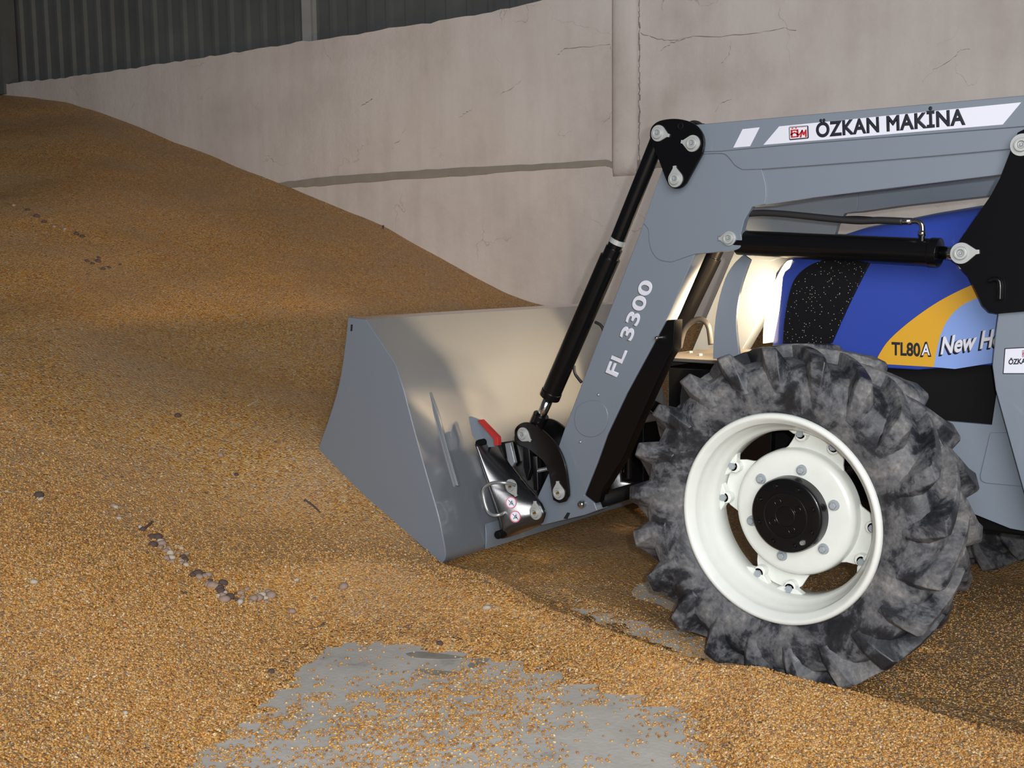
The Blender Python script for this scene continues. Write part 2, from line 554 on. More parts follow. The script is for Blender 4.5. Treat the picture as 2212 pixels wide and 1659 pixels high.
bm = bmesh.new()
wall_panel(bm, [(rag[0][0], -0.1)] + rag + [(rag[-1][0], -0.1)], 0.0, -0.25)
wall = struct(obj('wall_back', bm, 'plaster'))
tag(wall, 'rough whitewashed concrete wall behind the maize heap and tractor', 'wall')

# bare mortar band that steps the wall
BAND_T = [(560, 402), (610, 394), (700, 383), (850, 371), (1000, 362), (1150, 355), (1310, 345), (1330, 352), (1385, 346), (1420, 350), (1500, 345)]
BAND_B = [(1500, 362), (1420, 362), (1385, 372), (1330, 364), (1310, 358), (1150, 368), (1000, 380), (850, 389), (700, 401), (640, 405), (570, 412)]
band = []
for L in (BAND_T, BAND_B):
    q = [(wall_s(onw(u, v)), float(onw(u, v)[2])) for u, v in L]
    for (s0, z0), (s1, z1) in zip(q, q[1:]):
        for i in range(6):
            band.append((s0 + (s1 - s0) * i / 6, z0 + (z1 - z0) * i / 6 + random.uniform(-0.004, 0.004)))
    band.append(q[-1])
bm = bmesh.new()
wall_panel(bm, band, 0.012, -0.02)
tag(struct(obj('trim_1', bm, 'mortar')), 'grey bare mortar band running along the white wall', 'ledge')

# rounded pillar on the wall
s0, s1 = wall_s(onw(1324, 150)), wall_s(onw(1379, 150))
zb = float(onw(1350, 362)[2])
bm = bmesh.new()
prof = []
for i in range(13):
    a = PI * i / 12
    prof.append(((s0 + s1) / 2 - math.cos(a) * (s1 - s0) / 2, 0.055 * math.sin(a) ** 0.7 if 0 < i < 12 else 0.0))
rows = []
for z, k in ((zb - 0.06, 0.15), (zb, 0.75), (zb + 0.06, 1.0), (4.6, 1.0)):
    rows.append([bm.verts.new(wall_p(s, z, d * k - 0.002)) for s, d in prof])
for a, b in zip(rows, rows[1:]):
    for i in range(12):
        bm.faces.new((a[i], a[i + 1], b[i + 1], b[i]))
bm.faces.new(rows[0])
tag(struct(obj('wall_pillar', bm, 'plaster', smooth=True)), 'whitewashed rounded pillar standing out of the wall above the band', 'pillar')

# cracks
def crack(bm, pts, w):
    q = []
    for (a, b) in zip(pts, pts[1:]):
        for i in range(5):
            t = i / 5
            q.append((a[0] + (b[0] - a[0]) * t + random.uniform(-2, 2), a[1] + (b[1] - a[1]) * t + random.uniform(-2, 2)))
    q.append(pts[-1])
    prev = None
    for u, v in q:
        p = onw(u, v)
        s, z = wall_s(p), float(p[2])
        ww = w * random.uniform(0.2, 1.2)
        cur = (bm.verts.new(wall_p(s - ww * 0.4, z - ww, 0.0015)), bm.verts.new(wall_p(s + ww * 0.4, z + ww, 0.0015)))
        if prev:
            bm.faces.new((prev[0], cur[0], cur[1], prev[1]))
        prev = cur


CR = [[(1205, 118), (1222, 106), (1262, 103), (1318, 96)], [(1385, 72), (1415, 82), (1450, 88), (1500, 80), (1570, 78), (1640, 70), (1690, 60), (1720, 66)],
      [(1425, 112), (1450, 92), (1480, 84)], [(1560, 138), (1575, 118), (1580, 88)],
      [(2015, 151), (2060, 125), (2075, 108), (2095, 106)], [(1545, 240), (1560, 222), (1580, 215)],
      [(845, 320), (865, 300), (875, 275)], [(990, 255), (1005, 245), (1020, 236)], [(780, 230), (795, 220), (806, 214)],
      [(1080, 205), (1100, 195), (1125, 175)], [(1482, 648), (1498, 641), (1512, 645)]]
for c in CR:
    bm = bmesh.new()
    crack(bm, c, 0.0026)
    ch = obj('crack', bm, 'crack', wall)
bm = bmesh.new()
for v in range(0, 340, 12):
    a, b = onw(1381 + random.uniform(-1.5, 1.5), v), onw(1381 + random.uniform(-1.5, 1.5), v + 13)
    w = random.uniform(0.002, 0.007)
    q = [bm.verts.new(wall_p(wall_s(a) - w, a[2], 0.002)), bm.verts.new(wall_p(wall_s(a) + w, a[2], 0.002)),
         bm.verts.new(wall_p(wall_s(b) + w, b[2], 0.002)), bm.verts.new(wall_p(wall_s(b) - w, b[2], 0.002))]
    bm.faces.new(q)
obj('joint', bm, 'crack', wall)

# sheet metal cladding above the wall
bm = bmesh.new()
zt, s, e = 6.5, -14.0, 7.5
line = []
while s < e:
    for ds, d in ((0.0, 0.0), (0.125, 0.0), (0.14, 0.035), (0.175, 0.035), (0.19, 0.0)):
        line.append((s + ds, d))
    s += 0.20
lo = [bm.verts.new(wall_p(a, 2.2, d - 0.20)) for a, d in line]
hi = [bm.verts.new(wall_p(a, zt, d - 0.20)) for a, d in line]
for i in range(len(line) - 1):
    bm.faces.new((lo[i], lo[i + 1], hi[i + 1], hi[i]))
tag(struct(obj('wall_cladding', bm, 'tin')), 'dark grey corrugated sheet metal cladding above the white wall', 'cladding')
for (u, v, w, lab) in ((648, 86, 0.10, 'pale steel post rising from the wall top before the corrugated sheets'),
                       (8, 200, 0.10, 'dark steel post at the far end of the corrugated sheets')):
    p = onw(u, v)
    s = wall_s(p)
    bm = bmesh.new()
    for d0, d1, a, b in ((-0.10, -0.09, -w / 2, w / 2), (-0.16, -0.10, -0.006, 0.006), (-0.17, -0.16, -w / 2, w / 2)) if u > 100 else ((0.03, -0.15, -w / 2, w / 2),):
        wall_panel(bm, [(s + a, p[2] - 0.02), (s + b, p[2] - 0.02), (s + b, 6.5), (s + a, 6.5)], d1, d0)
    tag(struct(obj('steel_post', bm, 'steel' if u > 100 else 'tin')), lab, 'post')

# ------------------------------------------------------------------ the maize heap
ctl = []


def cz(u, v, z):
    p = onz(u, v, z); ctl.append((p[0], p[1], z)); return ctl[-1]


YB0, YB1 = 0.12, 2.10                            # bucket, near and far side
wallpts = {}
for u, v in ((0, 205), (150, 224), (330, 290), (480, 345), (610, 398), (840, 497), (1000, 585), (1150, 655)):
    p = onw(u, v); wallpts[u] = (p[0], p[1], p[2]); ctl.append(wallpts[u])
for x, z in ((-1.6, 0.92), (-0.8, 0.74), (0.3, 0.55), (1.6, 0.45), (3.5, 0.4)):
    ctl.append((x, wally(x), z))
for u, v in ((690, 972), (760, 1040), (830, 1104), (900, 1168), (962, 1219)):
    p = at(u, v, YB0); ctl.append((p[0], p[1], p[2] + 0.005))
for q in ((0, 1659, .17), (200, 1659, .13), (430, 1659, .055), (1550, 1659, .055), (2212, 1659, .075), (1900, 1600, .07), (2212, 1600, .075),
          (1830, 1492, .066), (1530, 1408, .07), (1300, 1338, .08), (1120, 1268, .095), (1000, 1235, .10),
          (1350, 1305, .012), (1500, 1375, .002), (2100, 1500, .008), (2212, 1400, .012), (2150, 1280, .012), (1250, 1230, .03), (1370, 1120, .03),
          (700, 1390, .05), (960, 1390, .05), (1160, 1410, .05), (600, 1290, .14), (400, 1330, .16), (200, 1450, .17), (0, 1450, .22),
          (800, 1230, .17), (800, 1320, .09)):
    cz(*q)
toes = {0: (0, 1250, .36), 150: (150, 1230, .34), 330: (330, 1200, .28), 480: (480, 1150, .27), 610: (610, 1120, .27)}
for u, q in toes.items():
    a = np.array(cz(*q)); b = np.array(wallpts[u])
    for t, k in ((0.3, 0.93), (0.6, 0.98), (0.85, 1.0)):
        m = a + (b - a) * t; ctl.append((m[0], m[1], a[2] + (b[2] - a[2]) * t * k))
for x, y, z in ((-2.6, 1.1, .50), (-2.6, 2.05, .58), (-2.0, 1.1, .17), (-1.75, 1.0, .05), (-1.75, 1.9, .07), (-1.2, 1.0, .03), (-1.2, 1.9, .05), (0, 1.9, .04), (0, 1.0, .02),
                (1.3, 1.9, .04), (3.5, 1.9, .05), (-0.6, 2.2, .16), (0.5, 2.2, .13), (3.0, 0.5, .02), (3.0, -1, .06), (2.0, -3, .08), (-1.5, -3, .30), (-4, -3, 0.8), (-3.1, 1.1, 0.72), (-3.1, 2.2, .85)):
    ctl.append((x, y, z))
ctl = np.array(ctl)


def tps_fit(pts, lam=1e-3):
    k = len(pts)
    d = np.linalg.norm(pts[:, None, :2] - pts[None, :, :2], axis=2)
    K = np.where(d > 0, d * d * np.log(np.maximum(d, 1e-9)), 0) + np.eye(k) * lam
    Pm = np.hstack((np.ones((k, 1)), pts[:, :2]))
    A = np.block([[K, Pm], [Pm.T, np.zeros((3, 3))]])
    return np.linalg.solve(A, np.concatenate((pts[:, 2], np.zeros(3))))


TW = tps_fit(ctl)


def tps(x, y):
    x = np.asarray(x, float); y = np.asarray(y, float)
    out = TW[-3] + TW[-2] * x + TW[-1] * y
    for (px, py, _), w in zip(ctl, TW[:-3]):
        d2 = (x - px) ** 2 + (y - py) ** 2
        out = out + w * 0.5 * d2 * np.log(np.maximum(d2, 1e-18))
    return out


WAVES = [(rng.uniform(0, 2 * PI), k * math.cos(a), k * math.sin(a), 1.0 / k ** 1.15) for k, a in zip(np.exp(rng.uniform(math.log(2.5), math.log(45), 70)), rng.uniform(0, 2 * PI, 70))]


def fuzz(x, y):
    o = 0
    for ph, kx, ky, a in WAVES:
        o = o + a * np.sin(kx * x + ky * y + ph)
    return o


FINE = [(rng.uniform(0, 2 * PI), k * math.cos(a), k * math.sin(a)) for k, a in zip(rng.uniform(30, 110, 24), rng.uniform(0, 2 * PI, 24))]


def fine_fuzz(x, y):
    o = 0
    for ph, kx_, ky_ in FINE:
        o = o + np.sin(kx_ * x + ky_ * y + ph)
    return o / 3.5


PATCH = [(690, 1392), (760, 1380), (830, 1377), (960, 1395), (1060, 1402), (1160, 1422), (1230, 1452), (1290, 1490), (1400, 1520), (1480, 1547), (1495, 1600), (1505, 1680),
         (1500, 1800), (330, 1800), (430, 1659), (490, 1600), (560, 1545), (600, 1475)]
FURROW = [(1190, 1292), (1290, 1320), (1400, 1352), (1520, 1385), (1640, 1440), (1560, 1440), (1420, 1392), (1330, 1360), (1240, 1330)]
polyA = np.array([onz(u, v, 0.0)[:2] for u, v in PATCH])
polyB = np.array([onz(u, v, 0.0)[:2] for u, v in FURROW])


def sdf(x, y, poly):                             # negative inside
    d = np.full(x.shape, 1e9); inside = np.zeros(x.shape, bool)
    k = len(poly)
    for i in range(k):
        a, b = poly[i], poly[(i + 1) % k]
        ex, ey = b - a
        t = np.clip(((x - a[0]) * ex + (y - a[1]) * ey) / (ex * ex + ey * ey), 0, 1)
        d = np.minimum(d, np.hypot(x - a[0] - t * ex, y - a[1] - t * ey))
        c = ((a[1] > y) != (b[1] > y)) & (x < (b[0] - a[0]) * (y - a[1]) / (b[1] - a[1] + 1e-12) + a[0])
        inside ^= c
    return np.where(inside, -d, d)


RIDGE = np.array([onz(u, v, z)[:2] for u, v, z in ((700, 1105, .10), (962, 1222, .10), (1100, 1264, .09), (1300, 1340, .08), (1530, 1410, .07), (1830, 1494, .066), (2212, 1602, .075), (2700, 1740, .08))])


def lane_d(x, y):
    """distance behind the ridge of grain that lines the wheel track, negative in front of it"""
    d = np.full(np.shape(x), 1e9); sg = np.ones(np.shape(x))
    for a, b in zip(RIDGE, RIDGE[1:]):
        ex, ey = b - a
        t = np.clip(((x - a[0]) * ex + (y - a[1]) * ey) / (ex * ex + ey * ey), 0, 1)
        q = np.hypot(x - a[0] - t * ex, y - a[1] - t * ey)
        s = np.sign(ex * (y - a[1]) - ey * (x - a[0]))
        near_ = q < d
        sg = np.where(near_, s, sg); d = np.where(near_, q, d)
    return d * sg


def height(x, y):
    h = tps(x, y)
    f = fuzz(x, y)
    h = np.maximum(h, 0.004) + f * np.clip(0.006 + h * 0.004, 0.004, 0.014)
    ff = fine_fuzz(x, y)
    dA = sdf(x, y, polyA)
    dA = dA + (f * 0.045 + ff * 0.03) * np.exp(-np.maximum(dA, 0) / 0.07)
    h = np.minimum(h, -0.006 + 0.30 * np.maximum(dA, -0.2) + 0.4 * np.maximum(dA, 0) ** 2)
    dB = sdf(x, y, polyB)
    dB = dB + (f * 0.03 + ff * 0.025) * np.exp(-np.maximum(dB, 0) / 0.05)
    h = np.minimum(h, -0.004 + 0.35 * np.maximum(dB, -0.2) + 0.4 * np.maximum(dB, 0) ** 2)
    # behind the ridge the ground is trodden nearly bare
    dr = lane_d(x, y)
    lane = np.clip((2.2 - y) / 0.4, 0, 1) * np.clip((x + 1.9) / 0.25, 0, 1)
    flat = 0.010 + 0.075 * np.exp(-np.maximum(dr, 0) / 0.055) + np.clip(f, -1, 1.5) * 0.006 + 0.025 * np.clip((-0.9 - x) / 0.8, 0, 1) + np.clip(y - 1.7, 0, 1) * 0.5
    h = np.where((dr > 0) & (lane > 0), h * (1 - lane) + np.minimum(h, flat) * lane, h)
    # the wheel has rolled its own lane clear
    w = np.clip(1 - np.abs(y - 0.14) / 0.24, 0, 1) * np.clip((x + 0.75) / 0.3, 0, 1)
    h = np.where(w > 0, np.minimum(h, 0.012 + (1 - w) * 0.16), h)
    return h


gx = np.concatenate((np.arange(-12.5, -4.0, 0.07), np.arange(-4.0, 3.6, 0.032)))
gy = np.concatenate((np.arange(-4.2, 1.0, 0.032), np.arange(1.0, 5.2, 0.06)))
XX, YY = np.meshgrid(gx, gy, indexing='ij')
ZZ = height(XX, YY)
ZZ = np.maximum(ZZ, -0.05)
nx, ny = XX.shape
idx = np.arange(nx * ny).reshape(nx, ny)
quads = np.stack((idx[:-1, :-1], idx[1:, :-1], idx[1:, 1:], idx[:-1, 1:]), -1).reshape(-1, 4)
cen = ((XX[:-1, :-1] + XX[1:, 1:]) / 2).ravel(), ((YY[:-1, :-1] + YY[1:, 1:]) / 2).ravel()
dx, dy = cen[0] - CAM[0], cen[1] - CAM[1]
dep = dx * fw[0] + dy * fw[1]
lat = dx * rt[0] + dy * rt[1]
keep = (cen[1] < WY + WS * (cen[0] - WX) + 0.12) & (dep > 0.6) & (np.abs(lat) < dep * 0.62 + 0.9) & (np.max(ZZ.ravel()[quads], axis=1) > -0.045)
quads = quads[keep]
used, inv = np.unique(quads, return_inverse=True)
verts = np.stack((XX.ravel(), YY.ravel(), ZZ.ravel()), 1)[used]
quads = inv.reshape(-1, 4)
me = bpy.data.meshes.new('maize_heap')
me.vertices.add(len(verts)); me.vertices.foreach_set('co', verts.ravel().astype(np.float32))
me.loops.add(quads.size); me.loops.foreach_set('vertex_index', quads.ravel().astype(np.int32))
me.polygons.add(len(quads)); me.polygons.foreach_set('loop_start', np.arange(0, quads.size, 4, dtype=np.int32))
me.polygons.foreach_set('use_smooth', np.ones(len(quads), bool))
me.update(); me.validate()
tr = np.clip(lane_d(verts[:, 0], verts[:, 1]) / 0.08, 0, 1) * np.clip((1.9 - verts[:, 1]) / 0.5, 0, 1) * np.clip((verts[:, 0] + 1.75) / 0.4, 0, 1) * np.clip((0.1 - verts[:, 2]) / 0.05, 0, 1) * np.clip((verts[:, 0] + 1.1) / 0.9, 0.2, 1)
at_ = me.attributes.new('lane_tone', 'FLOAT', 'POINT'); at_.data.foreach_set('value', tr.astype(np.float32))
me.materials.append(M['grain'])
heap = bpy.data.objects.new('maize_heap', me)
C.objects.link(heap)
tag(heap, 'orange yellow heap of loose maize grain banked against the white wall', 'grain', kind='stuff')


def scatter(name, pts, rot, scl):
    """loose kernels: one object whose points each carry a kernel"""
    me = bpy.data.meshes.new(name)
    me.vertices.add(len(pts)); me.vertices.foreach_set('co', pts.ravel().astype(np.float32))
    a = me.attributes.new('turn', 'FLOAT_VECTOR', 'POINT'); a.data.foreach_set('vector', rot.ravel().astype(np.float32))
    a = me.attributes.new('size', 'FLOAT_VECTOR', 'POINT'); a.data.foreach_set('vector', scl.ravel().astype(np.float32))
    o = bpy.data.objects.new(name, me)
    C.objects.link(o)
    ng = bpy.data.node_groups.new(name, 'GeometryNodeTree')
    ng.interface.new_socket('Geometry', in_out='INPUT', socket_type='NodeSocketGeometry')
    ng.interface.new_socket('Geometry', in_out='OUTPUT', socket_type='NodeSocketGeometry')
    n, l = ng.nodes, ng.links
    gi, go = n.new('NodeGroupInput'), n.new('NodeGroupOutput')
    ico = n.new('GeometryNodeMeshIcoSphere'); ico.inputs['Radius'].default_value = 1.0; ico.inputs['Subdivisions'].default_value = 2
    # a kernel is wedge shaped: blunt crown, narrow tip
    pos = n.new('GeometryNodeInputPosition'); sep = n.new('ShaderNodeSeparateXYZ'); l.new(pos.outputs[0], sep.inputs[0])
    k = n.new('ShaderNodeMath'); k.operation = 'MULTIPLY_ADD'; k.inputs[1].default_value = 0.28; k.inputs[2].default_value = 0.80; l.new(sep.outputs[0], k.inputs[0])
    my = n.new('ShaderNodeMath'); my.operation = 'MULTIPLY'; l.new(sep.outputs[1], my.inputs[0]); l.new(k.outputs[0], my.inputs[1])
    cmb = n.new('ShaderNodeCombineXYZ'); l.new(sep.outputs[0], cmb.inputs[0]); l.new(my.outputs[0], cmb.inputs[1]); l.new(sep.outputs[2], cmb.inputs[2])
    sp = n.new('GeometryNodeSetPosition'); l.new(ico.outputs[0], sp.inputs[0]); l.new(cmb.outputs[0], sp.inputs['Position'])
    ss = n.new('GeometryNodeSetShadeSmooth'); l.new(sp.outputs[0], ss.inputs[0])
    sm = n.new('GeometryNodeSetMaterial'); sm.inputs['Material'].default_value = M['kernel']; l.new(ss.outputs[0], sm.inputs[0])
    ip = n.new('GeometryNodeInstanceOnPoints')
    l.new(gi.outputs[0], ip.inputs['Points']); l.new(sm.outputs[0], ip.inputs['Instance'])
    ar = n.new('GeometryNodeInputNamedAttribute'); ar.data_type = 'FLOAT_VECTOR'; ar.inputs[0].default_value = 'turn'
    asz = n.new('GeometryNodeInputNamedAttribute'); asz.data_type = 'FLOAT_VECTOR'; asz.inputs[0].default_value = 'size'
    er = n.new('FunctionNodeEulerToRotation'); l.new(ar.outputs[0], er.inputs[0])
    l.new(er.outputs[0], ip.inputs['Rotation']); l.new(asz.outputs[0], ip.inputs['Scale'])
    l.new(ip.outputs[0], go.inputs[0])
    md = o.modifiers.new('kernels', 'NODES'); md.node_group = ng
    me.materials.append(M['kernel'])
    return o


def kernels_at(x, y, z, lift):
    k = len(x)
    pts = np.stack((x, y, z + lift), 1)
    rot = np.stack((rng.normal(0, 0.55, k), rng.normal(0, 0.55, k), rng.uniform(0, 2 * PI, k)), 1)
    s = rng.uniform(0.8, 1.15, k)[:, None] * np.array((0.0052, 0.0042, 0.0026)) * rng.uniform(0.85, 1.15, (k, 3))
    return pts, rot, s


def view_uvd(x, y, z):
    q = np.stack((x - CAM[0], y - CAM[1], z - CAM[2]), 1)
    d = q @ fw
    return IW / 2 + FOC * (q @ rt) / d, IH / 2 - FOC * (q @ up) / d, d


NK = 860000
kx, ky = rng.uniform(-4.2, 3.5, NK), rng.uniform(-3.2, 1.6, NK)
kz = np.zeros(NK)
u_, v_, d_ = view_uvd(kx, ky, kz + 0.1)
near = (d_ > 0.8) & (u_ > -160) & (u_ < IW + 420) & (v_ < IH + 140) & (rng.uniform(0, 1, NK) < np.clip((4.9 - d_) / 1.7, 0, 1))
kx, ky = kx[near], ky[near]
hz = height(kx, ky)
crushed = (lane_d(kx, ky) > 0.03) & (hz < 0.09)
on_heap = (hz > 0.001) & ~(crushed & (rng.uniform(0, 1, len(kx)) < 0.45))
# kernels spilled over the bare concrete: thick in drifts, thin elsewhere
fl = fuzz(kx * 1.0 + 3.1, ky + 1.7)
dA = sdf(kx, ky, polyA)
u2, v2, _ = view_uvd(kx, ky, np.zeros(len(kx)))
band_ = np.exp(-((v2 - 1530 + (u2 - 900) * 0.05) / 75) ** 2) * np.clip((1330 - u2) / 250, 0, 1)
drift = np.clip(0.20 + 0.40 * fl + 0.85 * band_ * (1 + fine_fuzz(kx, ky) * 0.5), 0.03, 1.0) + np.clip(0.09 + dA + 0.05 * fine_fuzz(kx, ky), 0, 0.1) * 5
on_floor = (hz <= 0.001) & (rng.uniform(0, 1, len(kx)) < drift * 0.62)
p1 = kernels_at(kx[on_heap], ky[on_heap], hz[on_heap], np.where(crushed[on_heap], -0.0012, rng.uniform(-0.0015, 0.0022, on_heap.sum())))
p1[2][crushed[on_heap]] *= 0.85
ker = scatter('maize_kernels', *p1)
tag(ker, 'loose maize kernels lying over the near side of the heap', 'grain', kind='stuff')
p2 = kernels_at(kx[on_floor], ky[on_floor], np.zeros(on_floor.sum()), np.full(on_floor.sum(), 0.0025))
p2[1][:, :2] *= 0.4
spl = scatter('spilled_kernels', *p2)
tag(spl, 'maize kernels scattered over the bare concrete patch', 'grain', kind='stuff')
print('kernels', on_heap.sum(), on_floor.sum())

# ------------------------------------------------------------------ the tractor
tractor = bpy.data.objects.new('tractor', None)
C.objects.link(tractor)
tractor.location = (0, YC, 0)
tag(tractor, 'blue tractor with grey front loader, its bucket pushed into the maize heap', 'tractor')

# ---- front wheel
HZ = 0.542


def wheel():
    bm = bmesh.new()
    prof = [(0.338, 0.012), (0.343, 0.022), (0.338, 0.034), (0.316, 0.036), (0.312, 0.050), (0.309, 0.080), (0.299, 0.092), (0.281, 0.120), (0.281, 0.190), (0.300, 0.215), (0.309, 0.245), (0.338, 0.262),
            (0.338, 0.256), (0.304, 0.236), (0.294, 0.208), (0.274, 0.187), (0.274, 0.122), (0.282, 0.106), (0.296, 0.086), (0.2965, 0.080), (0.303, 0.072), (0.306, 0.040), (0.309, 0.028), (0.319, 0.022), (0.323, 0.012), (0.330, 0.009)]
    lathe(bm, prof, 0, HZ, 96, closed=True)
    rim = obj('front_wheel', bm, 'white', tractor, smooth=True)
    # tyre
    bm = bmesh.new()
    half = [(0.318, 0.040), (0.338, 0.030), (0.350, 0.018), (0.385, 0.004), (0.425, -0.002), (0.462, 0.004), (0.490, 0.022), (0.503, 0.055), (0.509, 0.10), (0.511, 0.142)]
    full = half + [(r, 0.284 - y) for r, y in half[-2::-1]]
    lathe(bm, full, 0, HZ, 120, closed=True)
    NL = 21
    for side in (0, 1):
        for k in range(NL):
            a0 = 2 * PI * (k + 0.5 * side) / NL + 0.11
            secs = [  # angle, base (r, y), top (r, y), base half width, top half width
                (R(-3.5), (0.408, 0.000), (0.410, -0.0050), 0.016, 0.007),
                (R(-2.2), (0.448, 0.004), (0.455, -0.0125), 0.033, 0.014),
                (R(-1.0), (0.478, 0.016), (0.500, -0.0175), 0.044, 0.020),
                (R(0.0), (0.490, 0.028), (0.541, -0.0130), 0.047, 0.024),
                (R(0.8), (0.496, 0.040), (0.550, -0.002), 0.046, 0.025),
                (R(3.2), (0.502, 0.065), (0.550, 0.040), 0.040, 0.023),
                (R(7.5), (0.506, 0.100), (0.552, 0.085), 0.034, 0.021),
                (R(12.0), (0.507, 0.135), (0.553, 0.125), 0.030, 0.019),
                (R(16.5), (0.507, 0.170), (0.550, 0.162), 0.025, 0.015)]
            prev = None
            for da, (rb, yb), (rt_, yt), wb, wt in secs:
                if side:
                    yb, yt = 0.284 - yb, 0.284 - yt
                ring = []
                for r, y, w in ((rb, yb, -wb), (rt_, yt, -wt), (rt_, yt, wt), (rb, yb, wb)):
                    th = a0 + da + w / r
                    ring.append(bm.verts.new((r * math.cos(th), y, HZ + r * math.sin(th))))
                if prev:
                    for i in range(3):
                        bm.faces.new((prev[i], prev[i + 1], ring[i + 1], ring[i]))
                else:
                    bm.faces.new(ring)
                prev = ring
            bm.faces.new(prev[::-1])
    obj('tyre', bm, 'rubber', rim, bevel=0.004, seg=2)
    # dished centre with four bolted lobes
    bm = bmesh.new()
    lathe(bm, [(0.0, 0.128), (0.16, 0.128), (0.188, 0.131), (0.203, 0.139), (0.210, 0.152), (0.212, 0.19), (0.205, 0.195), (0.19, 0.15), (0.0, 0.15)], 0, HZ, 72)
    LOBE = [R(74), R(164), R(254), R(344)]
    loop = []
    for i in range(96):
        a = 2 * PI * i / 96
        d = min(abs((a - q + PI) % (2 * PI) - PI) for q in LOBE)
        r = 0.208 + 0.066 * (1 / (1 + math.exp((d - R(22)) * 22)))
        loop.append((r * math.cos(a), HZ + r * math.sin(a)))
    prism(bm, loop, 0.178, 0.190)
    disc = obj('wheel_disc', bm, 'white', rim, bevel=0.003)
    for q in LOBE:
        for dq in (R(-13), R(13)):
            bm = bmesh.new()
            a = q + dq
            c, s = math.cos(a), math.sin(a)
            # cast lug welded to the rim: a curved saddle with a flared foot
            for k, (r, y, h, w) in enumerate(((0.274, 0.168, 0.024, 0.028), (0.254, 0.164, 0.020, 0.021))):
                pts = []
                for t in range(8):
                    b = 2 * PI * t / 8
                    rr, tt = r + h * math.cos(b), w * math.sin(b)
                    pts.append((rr * c - tt * s, HZ + rr * s + tt * c))
                prism(bm, pts, y - 0.012 - 0.004 * k, 0.18)
            fp = []
            for rr, tt in ((0.288, -0.056), (0.274, -0.056), (0.258, -0.024), (0.258, 0.024), (0.274, 0.056), (0.288, 0.056)):
                fp.append((rr * c - tt * s, HZ + rr * s + tt * c))
            prism(bm, fp, 0.146, 0.176)
            obj('rim_lug', bm, 'white', rim, bevel=0.005, seg=3)
            bm = bmesh.new()
            bx, bz = 0.262 * c, HZ + 0.262 * s
            lathe(bm, [(0.0, 0.139), (0.012, 0.139), (0.0125, 0.150), (0.017, 0.151), (0.017, 0.156)], bx, bz, 6)
            lathe(bm, [(0.0, 0.148), (0.017, 0.148), (0.018, 0.158)], bx, bz, 20)
            obj('lug_bolt', bm, 'bolt', rim)
    for k in range(6):
        a = R(78 + 60 * k)
        bm = bmesh.new()
        bx, bz = 0.150 * math.cos(a), HZ + 0.150 * math.sin(a)
        lathe(bm, [(0.0, 0.110), (0.009, 0.110), (0.0115, 0.113), (0.0115, 0.123)], bx, bz, 6)
        lathe(bm, [(0.0, 0.121), (0.0165, 0.121), (0.018, 0.129)], bx, bz, 24)
        obj('wheel_bolt', bm, 'bolt', rim)
    bm = bmesh.new()
    lathe(bm, [(0.0, 0.078), (0.030, 0.078), (0.033, 0.080), (0.036, 0.078), (0.070, 0.078), (0.074, 0.076), (0.078, 0.078), (0.112, 0.079), (0.120, 0.083), (0.124, 0.092), (0.126, 0.140), (0.0, 0.140)], 0, HZ, 72)
    for k in range(8):
        a = R(20 + 45 * k)
        lathe(bm, [(0.0, 0.071), (0.007, 0.071), (0.008, 0.080)], 0.100 * math.cos(a), HZ + 0.100 * math.sin(a), 10)
    for k in range(4):
        a = R(30 + 90 * k)
        lathe(bm, [(0.009, 0.079), (0.010, 0.075), (0.012, 0.075), (0.013, 0.079)], 0.05 * math.cos(a), HZ + 0.05 * math.sin(a), 14)
    hub = obj('hub', bm, 'black', rim, smooth=False, bevel=0.0015)
    bm = bmesh.new()
    lathe(bm, [(0.0, 0.068), (0.007, 0.068), (0.009, 0.079)], 0.100 * math.cos(R(-51)), HZ + 0.100 * math.sin(R(-51)), 12)
    obj('drain_plug', bm, 'zinc', rim)
    return rim


near_wheel = wheel()
far_wheel = copy_tree(near_wheel, (0, 0, 0))
far_wheel.scale = (1, -1, 1)
far_wheel.location = (0, 2 * YC - YC, 0)         # mirrored across the centre line
tag(near_wheel, 'ivory rimmed front wheel on the near side, tyre caked with dust')
tag(far_wheel, 'front wheel on the far side, mostly behind the near one')

# ---- axle, engine and frame
bm = bmesh.new()
tube(bm, [(0, 0.17, HZ), (0, 0.30, HZ)], 0.10, 28)
tube(bm, [(0, 0.26, HZ), (0, 0.45, HZ), (0, 0.70, HZ - 0.03), (0, YC, HZ - 0.02), (0, 1.26, HZ - 0.03), (0, 1.51, HZ), (0, 1.70, HZ)], [.085, .06, .07, .11, .07, .06, .085], 20)
tube(bm, [(0, 1.66, HZ), (0, 1.79, HZ)], 0.10, 28)
obj('front_axle', bm, 'satin', tractor, smooth=True)
bm = bmesh.new()
box(bm, -0.55, 0.55, YC - 0.17, YC + 0.17, 0.58, 0.82)
box(bm, -0.35, 1.5, YC - 0.24, YC + 0.24, 0.70, 1.05)
box(bm, 0.15, 1.5, YC - 0.22, YC + 0.22, 0.42, 0.72)
eng = obj('engine', bm, 'satin', tractor, bevel=0.012)
